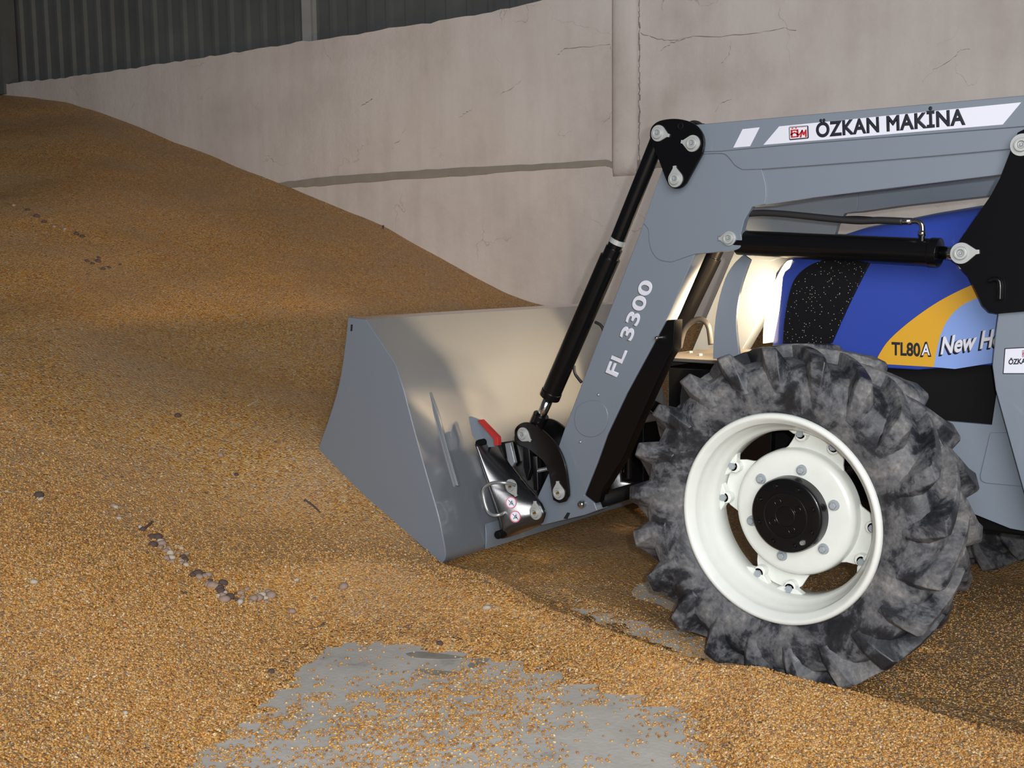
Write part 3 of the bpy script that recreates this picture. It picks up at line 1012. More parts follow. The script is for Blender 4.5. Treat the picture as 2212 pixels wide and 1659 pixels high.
# ---- bonnet
bm = bmesh.new()
secs = [(-0.385, .235, 1.335, 1.02), (-0.375, .255, 1.35, 1.0), (-0.32, .285, 1.395, 0.995), (-0.2, .30, 1.445, .985), (-.05, .304, 1.488, .978), (0.2, .304, 1.530, .978), (.40, .304, 1.556, 1.005), (.9, .304, 1.60, 1.03), (1.4, .304, 1.63, 1.04)]
rows = []
for x, h, zt, zb_ in secs:
    hp = [(1.0, 0.0), (1.0, 0.25), (1.0, 0.55), (0.985, 0.78), (0.93, 0.90), (0.80, 0.965), (0.5, 0.992), (0.2, 1.0)]
    full = [(-a, b) for a, b in hp] + [(a, b) for a, b in hp[::-1]]
    rows.append([bm.verts.new((x, YC + a * h, zb_ + b * (zt - zb_))) for a, b in full])
for a, b in zip(rows, rows[1:]):
    for i in range(len(a) - 1):
        bm.faces.new((a[i], a[i + 1], b[i + 1], b[i]))
    bm.faces.new((a[-1], a[0], b[0], b[-1]))
bm.faces.new(rows[0][::-1]); bm.faces.new(rows[-1])
bonnet = obj('bonnet', bm, 'blue', tractor, bevel=0.008, seg=3)
YH = YC - 0.306                                  # plane of the bonnet's near flank
GR = curve2([(1690, 742), (1694, 690), (1703, 640), (1716, 603), (1738, 580), (1765, 566), (1800, 557)], 4) + [(1890, 545), (1862, 600), (1835, 655), (1812, 705), (1796, 742)]
obj('side_grille', P(GR, YH - 0.006, YH + 0.03), 'mesh', bonnet, bevel=0.003)
YEL = curve2([(1894, 778), (1900, 764), (1922, 733), (1970, 691), (2030, 650), (2096, 617), (2150, 600)], 5) + [(2160, 625)] + curve2([(2112, 643), (2072, 664), (2042, 700), (2026, 745), (2017, 793)], 5) + [(1900, 786)]
o = obj('flank_decal', P(YEL, YH - 0.0022, YH + 0.01), 'yellow', bonnet); tag(o, 'yellow swoosh decal')
PB = curve2([(2017, 793), (2026, 745), (2042, 700), (2072, 664), (2112, 643), (2170, 622)], 5) + [(2260, 610), (2260, 760), (2150, 783), (2063, 797)]
o = obj('flank_decal', P(PB, YH - 0.0020, YH + 0.01), 'paleblue', bonnet); tag(o, 'light blue decal panel')


def text_on(name, body, m, parent, p0, p1, ph, y, **kw):
    """p0, p1: baseline ends; ph: a point above p0 at capital height"""
    a, b, h = (xz([q], y)[0] for q in (p0, p1, ph))
    xd = np.array((b[0] - a[0], b[1] - a[1])); w = np.linalg.norm(xd)
    zd = np.array((h[0] - a[0], h[1] - a[1])); hh = np.linalg.norm(zd)
    return lettering(name, body, m, parent, a, xd / w, zd / hh, w, hh, y, **kw)


text_on('lettering', 'TL80', 'ink', bonnet, (1926, 766), (1988, 769), (1926, 739), YH - 0.0035, bold=0.03)
text_on('lettering', 'A', 'ink', bonnet, (1987, 769), (2012, 768), (1988, 741), YH - 0.0032, bold=0.065)
text_on('lettering', 'A', 'decal', bonnet, (1990, 767), (2009, 767), (1991, 744), YH - 0.0042, bold=0.03)
text_on('lettering', 'New Holland', 'ink', bonnet, (2027.5, 767.5), (2237, 738), (2033.5, 730), YH - 0.0030, bold=0.05)
text_on('lettering', 'New Holland', 'decal', bonnet, (2031, 765), (2240, 735), (2037, 728), YH - 0.0040, bold=0.045)

# headlights wrap the nose
LENS = curve2([(1650, 742), (1652, 700), (1662, 650), (1678, 603), (1698, 568), (1712, 561)], 4) + curve2([(1708, 590), (1694, 628), (1683, 680), (1668, 738)], 4)
pl = xz(LENS, YH + 0.04)
for sgn in (-1, 1):
    bm = bmesh.new()
    y0, y1 = (YH + 0.03, YH + 0.15) if sgn < 0 else (2 * YC - YH - 0.15, 2 * YC - YH - 0.03)
    prism(bm, pl, y0, y1)
    o = obj('headlight', bm, 'lens', tractor, bevel=0.006)
    tag(o, 'lit warm headlight at the %s side of the nose' % ('near' if sgn < 0 else 'far'))

# guard in front of the nose
GU = curve2([(1540, 775), (1541, 740), (1545, 690), (1553, 645), (1567, 600), (1585, 570), (1606, 550)], 4) + curve2([(1621, 561), (1612, 585), (1600, 622), (1592, 665), (1590, 700), (1593, 735), (1598, 775)], 4)
bm = bmesh.new()
gpts = xz(GU, 0.645)
prism(bm, gpts, 0.645, 0.66)
guard = obj('brush_guard', bm, 'gray', tractor, bevel=0.002)
bm = bmesh.new()
prism(bm, gpts, 2 * YC - 0.66, 2 * YC - 0.645)
obj('guard_plate', bm, 'gray', guard, bevel=0.002)
bm = bmesh.new()
a = xz([(1450, 800), (1598, 775)], 0.72)
box(bm, -0.92, -0.50, 0.70, 2 * YC - 0.70, 0.955, 0.970)
box(bm, -0.935, -0.92, 0.70, 2 * YC - 0.70, 0.91, 0.970)
obj('guard_shelf', bm, 'tray', guard, bevel=0.002)
bm = bmesh.new()
box(bm, -0.86, -0.45, 0.74, 2 * YC - 0.74, 0.72, 0.93)
box(bm, -0.80, -0.40, YC - 0.2, YC + 0.2, 0.55, 0.74)
obj('front_support', bm, 'black', tractor, bevel=0.01)
for q in ((1492, 761), (1513, 767)):
    p = onz(q[0], q[1], 0.972)
    bm = bmesh.new(); tube(bm, [(p[0], p[1], 0.969), (p[0], p[1], 0.978)], 0.009, 8)
    obj('shelf_screw', bm, 'zinc', guard)
bm = bmesh.new()
A_ = [at(u, v, 1.0) for u, v in ((1468, 752), (1478, 715), (1495, 695), (1515, 690), (1530, 705), (1536, 745))]
tube(bm, smooth_path(A_), 0.012, 10)
obj('hydraulic_hose', bm, 'hose', tractor, smooth=True)

# ---- loader arms
YA = 0.52                                        # outer face of the near arm
ARM = 0.09
SPAN = 2 * (YC - YA) - ARM                       # from the near arm to the far one
bm = bmesh.new()
LEG = [(1440, 350), (1390, 480), (1380, 508), (1300, 715), (1218, 930), (1206, 965), (1188, 1015), (1166, 1062), (1148, 1105), (1152, 1122), (1170, 1135), (1215, 1124), (1262, 1113), (1290, 1103), (1283, 1086), (1262, 1070), (1290, 1000), (1312, 938), (1354, 884 - 35),
       (1400, 764), (1444, 682), (1500, 553), (1560, 420), (1560, 350)]
prism(bm, xz(LEG, YA + 0.006), YA + 0.006, YA + ARM)
BOOM = [(1470, 320), (1500, 300), (2400, 218), (2400, 352), (2212, 371), (2160, 378), (1760, 427), (1655, 443), (1560, 450), (1450, 420)]
prism(bm, xz(BOOM, YA + 0.006), YA + 0.006, YA + ARM - 0.001)
arm = obj('loader_arm', bm, 'gray', tractor, bevel=0.004)
GUS = [(1440, 335), (1432, 362)] + curve2([(1389, 482), (1400, 496), (1402, 522), (1409, 545), (1424, 561), (1450, 566)], 4) + [(1500, 549)] + curve2([(1585, 541), (1597, 536), (1603, 524), (1600, 505)], 3) + \
    [(1608, 475), (1624, 447), (1652, 441)] + curve2([(1655, 425), (1654, 400), (1645, 365)], 3) + [(1560, 330)]
gusset = obj('elbow_gusset', P(GUS, YA, YA + 0.03), 'gray', arm, bevel=0.002)
bm = bmesh.new()
prism(bm, xz([(1478, 278), (1500, 270), (2400, 190), (2400, 247), (2212, 274), (1710, 313), (1560, 327), (1480, 330)], YA - 0.004), YA - 0.012, YA + ARM + 0.004)
prism(bm, xz([(1500, 320), (1562, 325), (1710, 312), (2212, 273), (2400, 246), (2400, 305)] + curve2([(2212, 319), (2100, 330), (1900, 347), (1640, 366)], 2) + curve2([(1604, 367), (1588, 358), (1575, 342), (1564, 333), (1545, 332)], 3) + [(1500, 334)], YA - 0.004), YA - 0.006, YA + ARM)
cover = obj('boom_cover', bm, 'gray', arm, bevel=0.004)
obj('lower_plate', P(curve2([(1240, 905), (1246, 880), (1265, 868), (1290, 866), (1308, 880), (1313, 905), (1304, 930), (1282, 944), (1258, 940), (1244, 925), (1240, 905)], 4)[:-1], YA + 0.001, YA + 0.02), 'gray', arm, bevel=0.003).name = 'round_cap'
for q in ((1291, 853), (1252, 955)):
    p = at(q[0], q[1], YA)
    bm = bmesh.new(); lathe(bm, [(0, -0.006), (0.004, -0.005), (0.007, 0.0), (0.007, 0.01)], p[0], p[2], 12, y0=YA + 0.006)
    obj('arm_screw', bm, 'zinc', arm, smooth=True)
far_parts = [arm]
far_arm = copy_tree(arm, (0, SPAN, 0))
tag(arm, 'grey loader arm on the near side with lettering')
tag(far_arm, 'far loader arm behind the bonnet, lit by the headlight')

# lettering on the near arm
STR = [(1584, 319), (1604, 279), (1641, 275), (1620, 316)]
WH = [(1649, 313), (1683, 273), (2206, 221), (2166, 269)]
YD = YA - 0.012
o = obj('boom_decal', P(STR, YD - 0.0012, YD + 0.004), 'decal', arm); tag(o, 'short slanted white stripe')
o = obj('boom_decal', P(WH, YD - 0.0012, YD + 0.004), 'decal', arm); tag(o, 'long white band behind the dark lettering')
text_on('lettering', '\u00d6ZKAN MAK\u0130NA', 'ink', arm, (1763, 296), (2086, 268), (1762, 266), YD - 0.0016, bold=0.038, gap=1.05)
text_on('lettering', 'FL 3300', 'decal', arm, (1331, 816), (1412, 610), (1307, 806), YA + 0.0052, bold=0.045, gap=1.05)
# square red mark
LG = [(1704, 274), (1746, 271), (1747, 299), (1705, 303)]


def mark(parent, quad, y):
    q = [np.array(p, float) for p in quad]

    def uv(a, b):
        return tuple((q[0] * (1 - a) + q[1] * a) * (1 - b) + (q[3] * (1 - a) + q[2] * a) * b)
    fr = [uv(0.04, 0), uv(0.96, 0), uv(1, 0.06), uv(1, 0.94), uv(0.96, 1), uv(0.04, 1), uv(0, 0.94), uv(0, 0.06)]
    ob = obj('logo', P(fr, y - 0.0018, y), 'ink', parent)
    obj('logo', P([uv(.05, .05), uv(.95, .05), uv(.95, .92), uv(.05, .92)], y - 0.0022, y, y), 'decal', parent)
    bm = bmesh.new()
    bits = ([(.10, .24), (.48, .24), (.48, .34), (.20, .34), (.20, .74), (.48, .74), (.48, .84), (.10, .84)],   # rounded O
            [(.40, .34), (.50, .24), (.50, .84), (.40, .74)],
            [(.55, .88), (.66, .30), (.72, .30), (.78, .52), (.86, .30), (.92, .30), (.92, .88), (.83, .88), (.83, .62), (.78, .74), (.74, .74), (.69, .58), (.64, .88)],
            [(.08, .56), (.30, .40), (.52, .60), (.70, .30), (.73, .36), (.53, .74), (.30, .52), (.08, .66)],
            [(.16, .10), (.24, .10), (.24, .17), (.16, .17)], [(.34, .10), (.42, .10), (.42, .17), (.34, .17)], [(.08, .08), (.92, .07), (.92, .10), (.08, .11)])
    for b in bits:
        prism(bm, xz([uv(*c) for c in b], y), y - 0.0027, y - 0.002)
    return obj('logo', bm, 'red', parent)


mark(arm, LG, YD - 0.0004)


def pin(parent, u, v, y, ang, r=0.031, nip='bolt'):
    """flanged pivot pin with a teardrop tab; ang is where the tab points"""
    p = at(u, v, y)
    x, z = p[0], p[2]
    bm = bmesh.new()
    pts = []
    for i in range(25):
        a = ang + R(50) + (2 * PI - R(100)) * i / 24
        pts.append((x + r * math.cos(a), z + r * math.sin(a)))
    c, s = math.cos(ang), math.sin(ang)
    for d, w in ((1.35, -0.22), (1.62, -0.20), (1.62, 0.20), (1.35, 0.22)):
        pts.append((x + r * (d * c - w * s), z + r * (d * s + w * c)))
    prism(bm, pts, y - 0.007, y + 0.002)
    lathe(bm, [(0.0, -0.009), (0.010, -0.009), (0.012, -0.017), (0.020, -0.017), (0.022, -0.006)], x, z, 24, y0=y)
    o = obj('pivot_pin', bm, 'pinm', parent, bevel=0.0012)
    bm = bmesh.new()
    lathe(bm, [(0.0, -0.019), (0.005, -0.018), (0.006, -0.008)], x, z, 10, y0=y)
    bm2 = obj('grease_nipple', bm, nip, parent)
    return o


# black pivot plates at the elbow
PLATE = curve2([(1412, 318), (1404, 298), (1406, 277), (1420, 263), (1445, 257), (1472, 258), (1498, 267), (1515, 285), (1521, 307), (1517, 332)], 4) + curve2([(1482, 396), (1471, 406), (1457, 407), (1445, 400), (1438, 386)], 3)
YP = YA - 0.045
bm = bmesh.new()
pp = xz(PLATE, YP)
prism(bm, pp, YP, YP + 0.012)
plate = obj('pivot_plate', bm, 'black', tractor, bevel=0.002)
bm = bmesh.new()
prism(bm, pp, YA + ARM + 0.03, YA + ARM + 0.042)
obj('inner_plate', bm, 'black', plate, bevel=0.002)
far_plate = copy_tree(plate, (0, SPAN, 0))
pin(plate, 1423, 288, YP, R(-15))
pin(plate, 1497, 310, YP, R(168))
pin(plate, 1460, 387, YP, R(95))
p = at(1470, 272, YP)
bm = bmesh.new(); lathe(bm, [(0.008, -0.0015), (0.0095, -0.003), (0.013, -0.003), (0.0135, 0.001)], p[0], p[2], 20, y0=YP)
obj('plate_hole', bm, 'satin', plate, smooth=True)
p = at(1576, 515, YA)
pin(gusset, 1576, 515, YA, R(180), 0.027)
bm = bmesh.new(); prism(bm, xz([(1551, 509), (1560, 509), (1560, 521), (1551, 521)], YA), YA - 0.003, YA + 0.001)
obj('pin_stop', bm, 'zinc', gusset)

# tilt cylinder
YM = YA + ARM / 2
c0, c1, c2, c3, c4 = (Vector(at(u, v, YM - 0.03)) for u, v in ((1426, 290), (1323, 545), (1187, 858), (1164, 908), (1136, 945)))
bm = bmesh.new()
tube(bm, [c0, c1], 0.031, 24)
ax = (c2 - c1).normalized()
tube(bm, [c1 - ax * 0.02, c1 + ax * 0.02, c1 + ax * 0.021, c2 - ax * 0.03, c2 - ax * 0.029, c2], [.036, .036, .043, .043, .046, .046], 28)
tilt = obj('tilt_cylinder', bm, 'black', tractor, smooth=False, bevel=0.002)
bm = bmesh.new(); tube(bm, [c2, c3 + ax * 0.02], 0.022, 24)
obj('piston_rod', bm, 'chrome', tilt, smooth=True)
bm = bmesh.new(); q = Vector(at(1334, 521, YM - 0.03)); tube(bm, [q - ax * 0.010, q + ax * 0.010], 0.034, 24)
obj('hose_clamp', bm, 'pinm', tilt)
bm = bmesh.new()
tube(bm, [c3 - ax * 0.03, c3 + ax * 0.06], 0.036, 16)
lathe(bm, [(0.0, -0.04), (0.035, -0.04), (0.035, 0.04), (0.0, 0.04)], c4.x, c4.z, 20, y0=YM - 0.03)
obj('rod_end', bm, 'black', tilt, bevel=0.002)
far_tilt = copy_tree(tilt, (0, SPAN, 0))
for L, yy in (([(1286, 696), (1298, 703), (1304, 716), (1300, 735)], YM), ([(1240, 790), (1243, 808), (1256, 826)], YM)):
    bm = bmesh.new(); tube(bm, smooth_path([at(u, v, yy) for u, v in L]), 0.007, 8)
    obj('hydraulic_hose', bm, 'hose', tilt, smooth=True)
bm = bmesh.new(); tube(bm, smooth_path([at(u, v, YM + 0.03) for u, v in ((1484, 272), (1494, 264), (1508, 265), (1521, 274))]), 0.006, 8)
obj('hydraulic_hose', bm, 'hose', arm, smooth=True)
# fittings on the far cylinder that catch the headlight
bm = bmesh.new()
tube(bm, smooth_path([at(u, v, YM + SPAN - 0.1) for u, v in ((1572, 575), (1560, 585), (1553, 605), (1548, 640), (1540, 700))]), 0.012, 10)
obj('steel_pipe', bm, 'brass', far_tilt, smooth=True)

# curved link between tilt cylinder and hitch
LINK = curve2([(1112, 950), (1112, 928), (1124, 915), (1142, 913), (1165, 925), (1200, 960), (1219, 1000), (1227, 1050), (1228, 1072)], 4) + [(1221, 1084), (1208, 1087), (1195, 1080)] + curve2([(1191, 1060), (1186, 1025), (1176, 1000), (1158, 983), (1138, 968), (1122, 962)], 4)
YL = YA - 0.035
bm = bmesh.new()
lp = xz(LINK, YL)
prism(bm, lp, YL, YL + 0.014)
link = obj('bucket_link', bm, 'black', tractor, bevel=0.002)
bm = bmesh.new()
prism(bm, lp, YA + ARM + 0.02, YA + ARM + 0.034)
obj('inner_link', bm, 'black', link, bevel=0.002)
far_link = copy_tree(link, (0, SPAN, 0))
pin(link, 1131, 938, YL, R(-30), nip='bolt')
pin(link, 1208, 1064, YL, R(98), nip='brass')

# parking stand behind the leg
STAND = [(1432, 692), (1458, 690), (1455, 752), (1441, 775), (1392, 882), (1345, 990), (1300, 1060), (1294, 1085), (1262, 1096), (1250, 1085), (1262, 1060), (1285, 1005), (1312, 940), (1365, 820), (1400, 745)]
ys = YA + 0.015
bm = bmesh.new()
prism(bm, xz(STAND, ys), ys, ys + 0.06)
stand = obj('parking_stand', bm, 'black', tractor, bevel=0.004)
for q, rr in (((1422, 730), 0.010), ((1258, 1089), 0.017)):
    p = at(q[0], q[1], YA)
    bm = bmesh.new(); lathe(bm, [(0.0, -0.02), (rr * 0.7, -0.018), (rr, -0.008), (rr, 0.03)], p[0], p[2], 16, y0=YA)
    obj('stand_bolt', bm, 'chrome', stand, smooth=True)
# cross tube low between the arms
a = at(1300, 1080, YA + 0.05)
bm = bmesh.new()
tube(bm, [(a[0], YA + 0.05, a[2]), (a[0], YA + SPAN, a[2])], 0.032, 18)
b2 = at(1395, 905, YA + 0.3)
obj('cross_tube', bm, 'satin', tractor, smooth=True)
bm = bmesh.new()
box(bm, a[0] - 0.10, a[0] + 0.02, 0.86, 1.10, a[2] + 0.02, a[2] + 0.30)
box(bm, a[0] - 0.16, a[0] - 0.08, 0.66, 1.36, a[2] + 0.10, a[2] + 0.18)
tube(bm, [(a[0] - 0.02, 0.8, a[2] + 0.05), (a[0] - 0.02, 0.8, a[2] + 0.38)], 0.02, 10)
obj('hitch_frame', bm, 'black', tractor, bevel=0.006)
bm = bmesh.new(); tube(bm, smooth_path([at(u, v, 0.85) for u, v in ((1335, 1010), (1345, 1000), (1358, 1005), (1352, 1020))]), 0.014, 10)
obj('latch_rod', bm, 'zinc', tractor, smooth=True)

# hitch bracket that carries the bucket
# a thick plate bowed round from the near side towards the tractor
HL = [(1027, 960), (1034, 980), (1042, 1006), (1056, 1050), (1068, 1088), (1079, 1122), (1083, 1142), (1085, 1163)]
HR = [(1064, 949), (1081, 976), (1100, 1003), (1136, 1050), (1170, 1086), (1180, 1108), (1172, 1130), (1124, 1150)]


def bow(c, t):
    return YA - 0.17 + 0.125 * (0.72 * c + 0.28 * c * c)


def edge_px(t):
    k = t * (len(HL) - 1); i = min(int(k), len(HL) - 2); f_ = k - i
    return np.array(HL[i]) * (1 - f_) + np.array(HL[i + 1]) * f_, np.array(HR[i]) * (1 - f_) + np.array(HR[i + 1]) * f_


def hitch_y(u, v):
    lo, hi = 0.0, 1.0
    for _ in range(40):
        t = (lo + hi) / 2
        a, b = edge_px(t)
        side = (b[0] - a[0]) * (v - a[1]) - (b[1] - a[1]) * (u - a[0])
        lo, hi = (t, hi) if side > 0 else (lo, t)
    a, b = edge_px(t)
    c = float(np.clip(np.dot(np.array((u, v)) - a, b - a) / np.dot(b - a, b - a), 0, 1))
    return float(bow(c, t))


bm = bmesh.new()
NCOL = 18
rows = []
for t in np.linspace(0, 1, 25):
    l_, r_ = edge_px(t)
    row = []
    for c in np.linspace(0, 1, NCOL):
        q = l_ * (1 - c) + r_ * c
        row.append(bm.verts.new(at(q[0], q[1], bow(c, t))))
    row = [bm.verts.new(np.array(row[0].co) + np.array((-0.005, d, 0))) for d in (0.16, 0.02)] + row
    rows.append(row)
for a, b in zip(rows, rows[1:]):
    for i in range(len(a) - 1):
        bm.faces.new((a[i], a[i + 1], b[i + 1], b[i]))
hitch = obj('hitch_bracket', bm, 'gloss', tractor, smooth=True)
sd = hitch.modifiers.new('thickness', 'SOLIDIFY'); sd.thickness = 0.008; sd.offset = 0
far_hitch = copy_tree(hitch, (0, SPAN, 0))
YT = YA - 0.15
pin(hitch, 1105, 1050, hitch_y(1105, 1050) - 0.024, R(-55), nip='brass')
pin(hitch, 1158, 1107, hitch_y(1158, 1107) - 0.03, R(95), nip='brass')
for q in ((1036, 957), (1056, 950)):
    y = hitch_y(*q)
    p = at(q[0], q[1], y); bm = bmesh.new(); lathe(bm, [(0, -0.012), (0.014, -0.012), (0.016, 0.0), (0.016, 0.03)], p[0], p[2], 18, y0=y)
    obj('hook_boss', bm, 'satin', hitch)
y = bow(0, 1) + 0.01
p = at(1077, 1155, y - 0.03)
bm = bmesh.new(); lathe(bm, [(0, -0.01), (0.016, -0.01), (0.018, -0.006), (0.018, 0.10)], p[0], p[2], 20, y0=y - 0.03)
obj('locking_pin', bm, 'satin', hitch)
bm = bmesh.new()
y = bow(0.15, 0.6)
yh = y - 0.07
H_ = [at(1112, 1048, y), at(1090, 1043, yh + 0.02), at(1062, 1044, yh), at(1045, 1056, yh), at(1046, 1080, yh), at(1054, 1104, yh), at(1066, 1113, yh), at(1082, 1111, yh + 0.02), at(1088, 1107, y)]
tube(bm, smooth_path(H_, 6), 0.0075, 12)
obj('release_handle', bm, 'zinc', hitch, smooth=True)
def stuck(pts, lift):
    """thin patch that follows the bowed plate"""
    bm_ = bmesh.new()
    bm_.faces.new([bm_.verts.new(at(u, v, hitch_y(u, v) - 0.0055 - lift)) for u, v in pts])
    return bm_


def ring_px(q, r):
    return [(q[0] + r * math.cos(2 * PI * k / 28), q[1] + r * 1.08 * math.sin(2 * PI * k / 28)) for k in range(28)]


for q in ((1104, 1086), (1113, 1116)):
    obj('warning_sticker', stuck(ring_px(q, 12), 0.0), 'pink', hitch)
    obj('warning_sticker', stuck(ring_px(q, 9.8), 0.0012), 'decal', hitch)
    bm = bmesh.new()
    for ang, ln, ox, oy in ((R(45), 8.5, 0, 0), (R(-60), 5, -1.5, 1), (R(-100), 3.5, 2, -1.5), (R(-20), 3, 1.5, 2.5)):
        c, s_ = math.cos(ang), math.sin(ang)
        bm.faces.new([bm.verts.new(at(u, v, hitch_y(u, v) - 0.008)) for u, v in [(q[0] + ox + c * i * ln - s_ * j * .65, q[1] + oy + s_ * i * ln + c * j * .65) for i, j in ((-1, -1), (1, -1), (1, 1), (-1, 1))]])
    obj('warning_sticker', bm, 'ink', hitch)
# dark frame of the quick hitch between bracket and link
bm = bmesh.new()
prism(bm, xz([(1066, 958), (1120, 950), (1150, 940), (1196, 985), (1192, 1075), (1160, 1070), (1125, 1030)], YA + 0.06), YA + 0.06, YA + 0.085)
frame = obj('hitch_plate', bm, 'black', tractor, bevel=0.003)
bm = bmesh.new()
prism(bm, xz([(1128, 960), (1142, 958), (1146, 1010), (1138, 1040), (1130, 1010)], YA + 0.02), YA + 0.02, YA + 0.05)
prism(bm, xz([(1150, 985), (1160, 985), (1162, 1060), (1152, 1060)], YA + 0.02), YA + 0.02, YA + 0.05)
obj('hitch_strut', bm, 'gloss', frame, bevel=0.004)
bm = bmesh.new()
prism(bm, xz([(1090, 958), (1102, 956), (1112, 1000), (1104, 1012), (1096, 996)], YA + 0.03), YA + 0.03, YA + 0.05)
obj('hook_strip', bm, 'shell', frame, bevel=0.003)
bm = bmesh.new()
a_, b_ = Vector(at(1160, 1017, YA + 0.03)), Vector(at(1184, 1012, YA + 0.03))
ax_ = b_ - a_
sx_, sy_ = ax_.orthogonal().normalized(), ax_.cross(ax_.orthogonal()).normalized()
tube(bm, [a_ + ax_ * (k / 96) + (sx_ * math.cos(k * 0.65) + sy_ * math.sin(k * 0.65)) * 0.008 for k in range(97)], 0.0017, 6)
obj('spring', bm, 'zinc', frame, smooth=True)
bm = bmesh.new(); prism(bm, xz([(1218, 1120), (1226, 1107), (1232, 1108), (1226, 1121)], YA + 0.006), YA + 0.003, YA + 0.008)
obj('arm_mark', bm, 'ink', arm)

# lift cylinder
yl = YM
l0, l1, l2 = (Vector(at(u, v, yl)) for u, v in ((1596, 524), (2030, 546), (2090, 549)))
ax = (l1 - l0).normalized()
bm = bmesh.new()
tube(bm, [l0, l1 - ax * 0.03, l1 - ax * 0.0295, l1], [.046, .046, .049, .049], 32)
lift = obj('lift_cylinder', bm, 'black', tractor, bevel=0.002)
bm = bmesh.new(); tube(bm, [l1, l2], 0.022, 24)
obj('piston_rod', bm, 'chrome', lift, smooth=True)
bm = bmesh.new()
tube(bm, smooth_path([at(u, v, yl - 0.02) for u, v in ((1612, 462), (1650, 460), (1700, 463), (1780, 471), (1850, 477), (1900, 476), (1950, 478))]), 0.0125, 12)
obj('hydraulic_hose', bm, 'hose', lift, smooth=True)
bm = bmesh.new()
tube(bm, [at(1946, 477.5, yl - 0.02), at(1970, 478, yl - 0.02)], 0.0115, 12)
tube(bm, smooth_path([at(u, v, yl - 0.02) for u, v in ((1966, 478), (1980, 478), (1990, 483), (1993, 494), (1992, 512))]), 0.008, 12)
tube(bm, [at(1992, 498, yl - 0.02), at(1991.5, 510, yl - 0.02)], 0.012, 8)
obj('elbow_fitting', bm, 'chrome', lift, smooth=True)
bm = bmesh.new(); tube(bm, [at(1991.5, 509, yl - 0.02), at(1991, 524, yl - 0.02)], 0.010, 12)
obj('port', bm, 'black', lift)
far_lift = copy_tree(lift, (0, SPAN, 0))

# mounting post of the loader
POST = [(2198, 286), (2160, 384), (2140, 422), (2064, 532)] + curve2([(2055, 545), (2058, 560), (2066, 570)], 3) + [(2092, 597), (2122, 660), (2137, 675), (2155, 678), (2420, 655), (2420, 270), (2230, 270)]
YQ = YA - 0.03
bm = bmesh.new()
pq = xz(POST, YQ)
prism(bm, pq, YQ, YQ + 0.014)
post = obj('mounting_plate', bm, 'black', tractor, bevel=0.002)
bm = bmesh.new()
prism(bm, pq, YA + ARM + 0.02, YA + ARM + 0.034)
obj('inner_plate', bm, 'black', post, bevel=0.002)
far_post = copy_tree(post, (0, SPAN, 0))
pin(post, 2077, 547, YQ, R(4), 0.034)
pin(post, 2208, 313, YQ, R(20), 0.034)
bm = bmesh.new(); tube(bm, smooth_path([at(u, v, YQ - 0.012) for u, v in ((2136, 606), (2150, 603), (2160, 612), (2160, 648))]), 0.008, 10)
obj('plate_handle', bm, 'black', post, smooth=True)
bm = bmesh.new()
prism(bm, xz([(2157, 668), (2150, 720), (2143, 790), (2150, 842), (2180, 950), (2212, 1065), (2260, 1200), (2420, 1200), (2420, 640)], YQ + 0.02), YQ + 0.02, YQ + 0.10)
upright = obj('mounting_post', bm, 'gray', tractor, bevel=0.004)
copy_tree(upright, (0, SPAN, 0))
SUB = [(1990, 905), (2142, 918), (2152, 850), (2300, 850), (2420, 900), (2420, 1130), (2215, 1148), (2182, 1142), (2040, 1085), (1960, 1050)]
ysub = 0.62
sub = obj('subframe_plate', P(SUB, ysub, ysub + 0.02), 'gray', tractor, bevel=0.002)
bm = bmesh.new()
prism(bm, xz([(2138, 935)] + curve2([(2117, 1026), (2119, 1038), (2130, 1044)], 3) + [(2212, 1052), (2420, 1060), (2420, 930)], ysub - 0.006), ysub - 0.006, ysub + 0.004)
obj('doubler_plate', bm, 'gray', sub, bevel=0.003)
ST = [(2172, 754), (2290, 748), (2288, 806), (2168, 806)]
ysk = YQ + 0.02
stick = obj('maker_sticker', P([(2170, 752), (2292, 746), (2290, 808), (2166, 808)], ysk - 0.0012, ysk + 0.004), 'ink', upright)
obj('maker_sticker', P(ST, ysk - 0.0018, ysk + 0.004), 'decal', upright)
text_on('lettering', '\u00d6ZKAN MAK\u0130NA', 'ink', upright, (2178, 787), (2284, 783), (2179, 776), ysk - 0.0022, bold=0.04)
mark(upright, [(2208, 757), (2224, 756), (2224, 770), (2208, 771)], ysk - 0.0016)

# ---- bucket
SIDE = [(752, 686), (790, 690), (855, 788)] + curve2([(872, 845), (893, 925), (922, 1030), (945, 1110), (957, 1165), (962, 1200), (955, 1216)], 3)
LOWER = [(880, 1170), (760, 1062), (688, 985)]
FRONT = curve2([(690, 962), (712, 900), (732, 832), (744, 760), (752, 686)], 3)[:-1]
sp_ = xz(SIDE + LOWER + FRONT, YB0)
bm = bmesh.new()
prism(bm, sp_, YB0, YB0 + 0.012)
bmf = bmesh.new()
prism(bmf, sp_, YB1 - 0.012, YB1)
back = xz(SIDE, YB0) + xz(LOWER, YB0)
